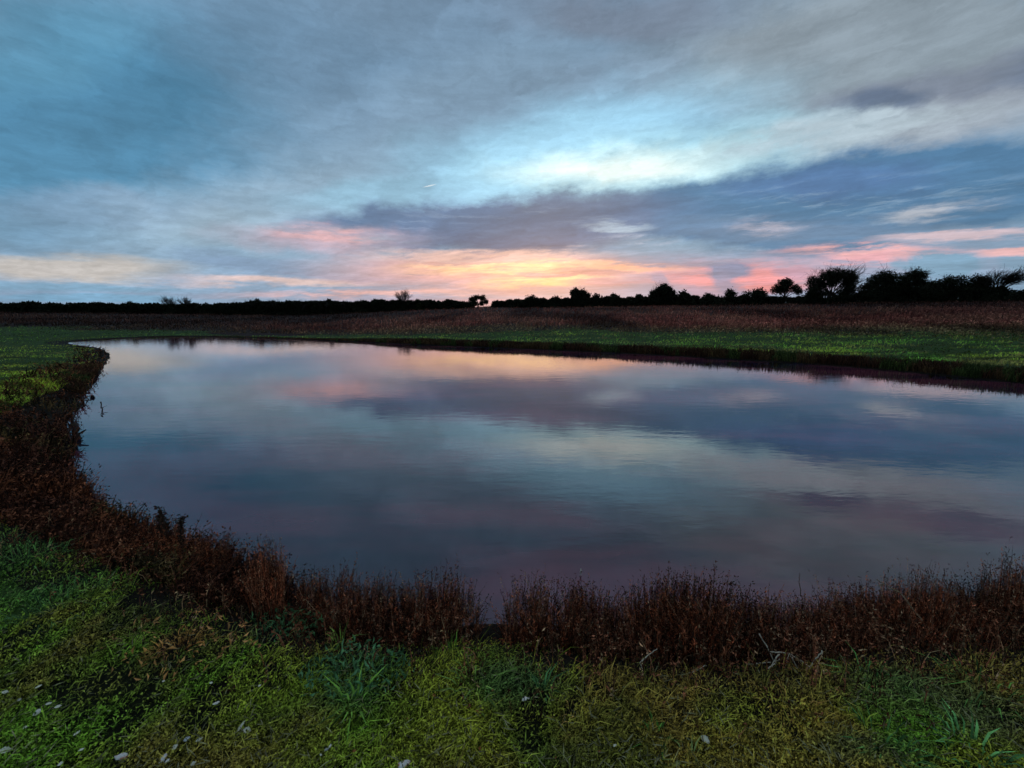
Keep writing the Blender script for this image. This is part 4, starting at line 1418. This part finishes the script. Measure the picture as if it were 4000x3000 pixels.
PALE_STALK = (0.62, 0.54, 0.38)
tubes_thing('dead_stalks', 'tangle of bent pale dead stalks in the fringe right of centre', 'dead stalks',
            [[(2965, 2475, 0.02), (3025, 2583, -0.04)], [(3005, 2545, -0.02), (3085, 2552, 0.0), (3162, 2604, -0.02)], [(3080, 2556, 0.0), (3066, 2618, -0.05)],
             [(3046, 2553, -0.01), (3005, 2616, -0.05)], [(2915, 2594, -0.05), (3012, 2588, -0.03)], [(3105, 2622, -0.06), (3160, 2610, -0.04)],
             [(3162, 2604, -0.02), (3172, 2642, -0.06)], [(3090, 2560, 0.0), (3120, 2622, -0.04)], [(3215, 2540, 0.05), (3165, 2602, -0.02)],
             [(3000, 2612, -0.04), (3045, 2575, -0.02)]], 0.0034, PALE_STALK)
tubes_thing('dead_stalk', 'pale bent stalk in the fringe left of the pale tangle', 'dead stalk', [[(2500, 2590, 0.0), (2530, 2560, 0.03), (2570, 2535, 0.06)], [(2500, 2590, 0.0), (2515, 2630, -0.04)]], 0.003, PALE_STALK)
tubes_thing('dead_stalk', 'pale stalk lying low below the reddish leaning stems', 'dead stalk', [[(2680, 2635, -0.03), (2762, 2600, 0.0)]], 0.003, PALE_STALK)
tubes_thing('dead_stalks', 'sheaf of reddish stems leaning left right of the centre', 'dead stalks',
            [[(2600 + 40 * i, 2335 + 12 * (i % 3), 0.12), (2680 + 34 * i, 2470, 0.02), (2720 + 26 * i, 2600, -0.06)] for i in range(6)], 0.0022, (0.30, 0.13, 0.06))
tubes_thing('dead_stalk', 'leaning brown stalk with a dark seed head near the right', 'dead stalk',
            [[(3605, 2430, 0.0), (3540, 2345, 0.07), (3510, 2310, 0.10), (3440, 2275, 0.14)], [(3510, 2310, 0.10), (3470, 2298, 0.12)], [(3440, 2275, 0.14), (3425, 2262, 0.15)],
             [(3450, 2280, 0.14), (3432, 2290, 0.13)]], 0.0035, (0.26, 0.17, 0.09))
tubes_thing('dead_stalk', 'forked bare stalk standing above the fringe right of centre', 'dead stalk', [[(2618, 2310, 0.02), (2628, 2270, 0.06), (2636, 2236, 0.10)], [(2628, 2270, 0.06), (2622, 2248, 0.09)]], 0.003, (0.16, 0.09, 0.06))
tubes_thing('dead_stalk', 'thin upright stalk above the fringe left of the leaning stalk', 'dead stalk', [[(3128, 2330, 0.02), (3122, 2280, 0.07), (3124, 2240, 0.11)]], 0.003, (0.12, 0.06, 0.04))
tubes_thing('dead_stalk', 'long pale straw lying in the lawn at the bottom middle', 'dead stalk', [[(1692, 2998, 0.035), (1703, 2950, 0.045), (1719, 2900, 0.05)]], 0.004, (0.66, 0.56, 0.40))


# drooping dock stems above the left fringe
def dock(px, py_base, py_top, label, seed, bend):
    z0 = -0.2
    d = ray(px, py_base)
    b0 = at_z(px, py_base, z0)
    dt = ray(px, py_top)
    ztop = EYE + b0[1] * dt[2] / dt[1]
    root = empty('dock_plant', (b0[0], b0[1], z0))
    tag(root, label, 'dock plant', 'dock plants above the left fringe')
    rg = np.random.default_rng(seed)
    H = ztop - z0
    g1, g2 = Geo(), Geo()
    T = np.linspace(0, 1, 12)
    pts = np.stack([bend * T ** 3 * 0.5, 0 * T, H * (T - 0.08 * T ** 6)], 1)
    g1.tube(pts, np.linspace(0.006, 0.003, 12), (0.05, 0.026, 0.016), 5)
    n = 190
    f = rg.uniform(0.35, 1.0, n)
    pp = np.stack([np.interp(f, T, pts[:, i]) for i in range(3)], 1) + rg.normal(size=(n, 3)) * 0.008
    pp[:, 0] += (f > .93) * bend * rg.uniform(0, .5, n)
    dd = rg.normal(size=(n, 3))
    g2.leaves(pp, rg.uniform(0.01, 0.035, n), rg.uniform(0.006, 0.012, n), np.array([0.055, 0.03, 0.018]) * rg.lognormal(0, 0.4, (n, 1)), dirs=dd)
    g1.build('stem', M['dead'], root)
    g2.build('seed_heads', M['dead'], root)


dock(668, 2190, 1962, 'tall drooping dark dock rising above the left fringe', 3, -0.06)
dock(722, 2215, 2000, 'shorter hooked dock right of the tall drooping one', 4, 0.05)
dock(640, 2180, 1990, 'bushy dock left of the tall drooping one', 5, 0.03)


# loose stones and fallen leaves in the lawn
def pebble_mesh(seed, elong, flat, jag=0.25):
    rg = np.random.default_rng(seed)
    rows, seg = 5, 9
    v, l, st = [], [], []
    for i in range(rows + 1):
        ph = math.pi * i / rows
        for j in range(seg):
            a = 2 * math.pi * j / seg
            rr = 1 + rg.normal() * jag * 0.5
            v.append((math.sin(ph) * math.cos(a) * rr * elong, math.sin(ph) * math.sin(a) * rr, math.cos(ph) * flat * (1 + rg.normal() * .15)))
    k = 0
    for i in range(rows):
        for j in range(seg):
            jn_ = (j + 1) % seg
            l += [i * seg + j, (i + 1) * seg + j, (i + 1) * seg + jn_, i * seg + jn_]
            st.append(k)
            k += 4
    return make_mesh('stone', np.array(v) * 0.5, l, st)


def leaf_mesh(seed, elong, wavy=0.12):
    """A curled fallen leaf with thickness: rows across a pointed outline."""
    rg = np.random.default_rng(seed)
    n = 9
    top, bot = [], []
    ph = rg.uniform(0, 6)
    for i in range(n):
        f = i / (n - 1)
        wd = math.sin(math.pi * min(max(f, 0.03), 0.97)) ** 0.8 * 0.5 * (1 + rg.normal() * 0.12)
        x_ = (f - 0.5) * elong
        zc = math.sin(f * 5 + ph) * wavy * elong * 0.3 + rg.normal() * 0.01
        for s_, yy, zz in ((0, -wd, wavy * 1.6 * wd + rg.normal() * .04), (1, 0, -0.02), (2, wd, wavy * 2.2 * wd + rg.normal() * .04)):
            top.append((x_, yy, zc + zz))
            bot.append((x_, yy * 0.97, zc + zz - 0.035))
    v = np.array(top + bot)
    N = len(top)
    l, st, k = [], [], 0
    for i in range(n - 1):
        for j in range(2):
            a_ = i * 3 + j
            for q in ([a_, a_ + 3, a_ + 4, a_ + 1], [N + a_, N + a_ + 1, N + a_ + 4, N + a_ + 3]):
                l += q
                st.append(k)
                k += 4
    rim = [i * 3 for i in range(n)] + [(n - 1) * 3 + 1] + [i * 3 + 2 for i in range(n - 1, -1, -1)] + [1]
    for i in range(len(rim)):
        a_, b2 = rim[i], rim[(i + 1) % len(rim)]
        l += [a_, b2, N + b2, N + a_]
        st.append(k)
        k += 4
    return make_mesh('leaf', v, l, st)


def bit(kind, px, py, size_px, elong, ang_deg, label, material, seed, lift=0.024):
    p_ = ground_point(px, py, lift)
    d = ray(px, py)
    dist = np.linalg.norm([p_[0], p_[1], p_[2] - EYE]) / np.linalg.norm(d)
    size = 0.72 * size_px / F_PX * dist          # real width of the short side
    if kind == 'stone':
        me = pebble_mesh(seed, elong * 1.2, 0.4, 0.45)
        nm, cat = 'flint_stone', 'stone'
    else:
        me = leaf_mesh(seed, elong)
        nm, cat = 'fallen_leaf', 'leaf'
    me.materials.append(M[material])
    o = bpy.data.objects.new(nm, me)
    C.objects.link(o)
    o.location = (p_[0], p_[1], p_[2] + lift)
    o.scale = (size, size, size)
    rg = np.random.default_rng(seed)
    o.rotation_euler = (rg.uniform(-0.2, 0.7), rg.uniform(-.5, .5), math.radians(ang_deg + rg.uniform(-25, 25)))
    tag(o, label, cat, 'pale stones in the lawn' if kind == 'stone' else 'fallen leaves in the lawn')


BITS = [
    ('leaf', 20, 2703, 16, 2.2, 30, 'pale leaf at the left edge, uppermost of the bottom left leaves', 'pale_leaf'),
    ('stone', 75, 2734, 13, 1.2, 40, 'small white stone beside a dark hollow at the left edge', 'flint'),
    ('leaf', 150, 2682, 14, 2.0, 35, 'pale leaf in the lawn right of the uppermost left edge leaf', 'pale_leaf'),
    ('leaf', 190, 2748, 12, 3.0, 25, 'long thin pale leaf in the left lawn', 'pale_leaf'),
    ('leaf', 226, 2760, 17, 1.7, 40, 'oval pale green leaf in the left lawn', 'pale_leaf'),
    ('stone', 146, 2782, 24, 1.2, 30, 'pale domed stone in the left lawn', 'flint'),
    ('leaf', 100, 2840, 12, 1.8, 25, 'small pale leaf below the domed stone at left', 'pale_leaf'),
    ('leaf', 300, 2864, 16, 1.9, 60, 'upright pale leaf in the left lawn', 'pale_leaf'),
    ('leaf', 22, 2930, 26, 2.4, 28, 'large pale leaf at the left edge near the bottom corner', 'pale_leaf'),
    ('leaf', 318, 2928, 16, 1.6, 40, 'pale yellow leaf near the bottom left', 'pale_leaf'),
    ('stone', 472, 2955, 32, 1.5, 25, 'white stone with a brown rim near the bottom left', 'flint_rust'),
    ('leaf', 235, 2984, 18, 1.4, 50, 'pale green leaf cut by the bottom edge at left', 'pale_leaf'),
    ('stone', 638, 2661, 11, 1.2, 20, 'small pale stone high in the left lawn', 'flint'),
    ('leaf', 824, 2667, 11, 1.6, 10, 'small pale green leaf below the orange grass patch', 'pale_leaf'),
    ('stone', 845, 2746, 20, 1.2, 40, 'bright white angular stone alone in the middle of the left lawn', 'flint'),
    ('leaf', 940, 2838, 13, 4.6, 42, 'long curved whitish leaf beside a broad one', 'pale_leaf'),
    ('leaf', 965, 2852, 30, 1.3, 10, 'broad pale leaf right of the long curved one', 'pale_leaf'),
    ('stone', 730, 2886, 24, 1.1, 20, 'grey white stone left of the long curved leaf', 'flint_grey'),
    ('leaf', 778, 2888, 15, 2.2, 35, 'pale yellow leaf right of the grey white stone', 'pale_leaf'),
    ('leaf', 682, 2919, 20, 1.5, 35, 'pale leaf below the grey white stone', 'pale_leaf'),
    ('stone', 640, 2962, 24, 1.6, 55, 'brownish pale stone near the bottom, left of its white fragment', 'flint_rust'),
    ('stone', 653, 2972, 14, 1.3, 40, 'white fragment touching the brownish pale stone', 'flint'),
    ('leaf', 1014, 2678, 11, 1.7, 60, 'small pale leaf above the broad pale leaf', 'pale_leaf'),
    ('leaf', 755, 2982, 18, 1.5, 30, 'dull pale leaf at the bottom edge left of centre', 'pale_leaf'),
    ('stone', 1290, 2915, 13, 1.3, 60, 'upper of two white chips left of the big stained stone', 'flint'),
    ('stone', 1275, 2928, 13, 1.5, 20, 'lower of two white chips left of the big stained stone', 'flint_grey'),
    ('leaf', 1253, 2948, 12, 1.2, 80, 'pale green leaf below the two white chips', 'pale_leaf'),
    ('stone', 1577, 2990, 44, 1.35, 50, 'big white stone stained orange, cut by the bottom edge', 'flint_rust'),
    ('leaf', 1385, 2933, 12, 2.4, -5, 'orange leaf left of the big stained stone', 'orange_leaf'),
    ('leaf', 1695, 2716, 15, 1.2, 30, 'orange leaf beside the spreading pale green tuft', 'orange_leaf'),
    ('leaf', 1925, 2695, 16, 1.2, 50, 'pinkish brown leaf right of the spreading pale green tuft', 'orange_leaf'),
    ('leaf', 1592, 2806, 9, 1.2, 20, 'tiny orange leaf above the big stained stone', 'orange_leaf'),
    ('stone', 2052, 2730, 20, 2.0, 20, 'pinkish white stone under the arching teal tuft', 'flint'),
    ('leaf', 2402, 2912, 14, 1.8, 65, 'pale striped leaf right of the bottom middle', 'pale_leaf'),
    ('leaf', 2755, 2888, 32, 1.5, -45, 'large white leaf in the brown grass right of the bottom middle', 'pale_leaf'),
    ('leaf', 2172, 2960, 12, 1.2, 50, 'orange brown leaf at the bottom, right of the long straw', 'orange_leaf'),
    ('leaf', 1874, 2922, 13, 1.3, 40, 'orange brown leaf close right of the long straw', 'orange_leaf'),
    ('leaf', 2340, 2936, 10, 2.4, -3, 'thin orange leaf below the pale striped leaf', 'orange_leaf'),
]
for i, b_ in enumerate(BITS):
    bit(*b_, seed=200 + i)

# ------------------------------------------------------------------ debris in the water
def floating(px_path, label, cat, rad_, name, col, seed, side=0):
    rg = np.random.default_rng(seed)
    Q = np.array([list(at_z(px, py, WATER_Z)) + [WATER_Z + z] for (px, py, z) in px_path])
    o0 = Q[0].copy()
    root = empty(name, tuple(o0))
    tag(root, label, cat, 'twigs lying in the water at left')
    T, TT = np.linspace(0, 1, len(Q)), np.linspace(0, 1, 10)
    S = np.stack([np.interp(TT, T, Q[:, i]) for i in range(3)], 1) - o0 + rg.normal(size=(10, 3)) * rad_ * .8
    g = Geo()
    g.tube(S, np.linspace(rad_, rad_ * .5, 10), col, 5)
    g.build('stem', M['dead'], root)
    g = Geo()
    for i in range(side):
        a_ = S[int(rg.integers(2, 9))]
        e = a_ + rg.normal(size=3) * np.array([.12, .12, .03]) + np.array([0, 0, .03])
        g.tube(np.stack([a_, (a_ + e) / 2, e]), [rad_ * .5, rad_ * .4, rad_ * .25], col, 3)
    tag(g.build('twigs', M['dead'], root), kind='stuff')


TW = (0.030, 0.018, 0.014)
floating([(282, 1630, .02), (288, 1655, .06), (290, 1675, .03)], 'dark twig standing in the water near the left bank', 'twig', 0.016, 'twig', TW, 1, 4)
floating([(298, 1682, .10), (302, 1705, .06), (308, 1725, .0)], 'thickest dark twig in the water by the left bank', 'twig', 0.04, 'twig', TW, 2, 3)
floating([(262, 1745, .05), (280, 1733, .10), (304, 1742, .02)], 'upper arm of the bent loop of twigs by the left bank', 'twig', 0.016, 'twig', TW, 3, 3)
floating([(264, 1750, .0), (286, 1762, .04), (304, 1744, .02)], 'lower arm of the bent loop of twigs by the left bank', 'twig', 0.014, 'twig', TW, 4, 3)
floating([(320, 1538, .0), (355, 1535, .03)], 'thin twig lying flat off the left bank', 'twig', 0.02, 'twig', TW, 5, 2)
floating([(393, 1585, .10), (402, 1628, .0)], 'lone thin twig standing away from the left bank', 'twig', 0.012, 'twig', TW, 6, 2)
floating([(362, 1554, .03), (368, 1553, .05)], 'small dark speck of driftwood off the left bank', 'driftwood', 0.03, 'driftwood', TW, 7, 1)
floating([(240, 1810, .06), (268, 1845, .01)], 'twig leaning in the water where the left bank turns', 'twig', 0.012, 'twig', TW, 8, 6)
floating([(320, 1860, .05), (338, 1880, .0)], 'leafy sprig in the water beyond the left fringe', 'twig', 0.006, 'twig', (0.03, 0.045, 0.03), 9, 14)
# small white feather afloat beyond the fringe
q = at_z(2268, 2247, WATER_Z)
me = leaf_mesh(901, 3.2, 0.3)
me.materials.append(M['flint'])
o = bpy.data.objects.new('feather', me)
C.objects.link(o)
o.location = (q[0], q[1], WATER_Z + 0.03)
o.scale = (0.016, 0.016, 0.016)
o.rotation_euler = (0.3, math.radians(-70), math.radians(80))
tag(o, 'small white feather upright on the water beyond the fringe', 'feather')
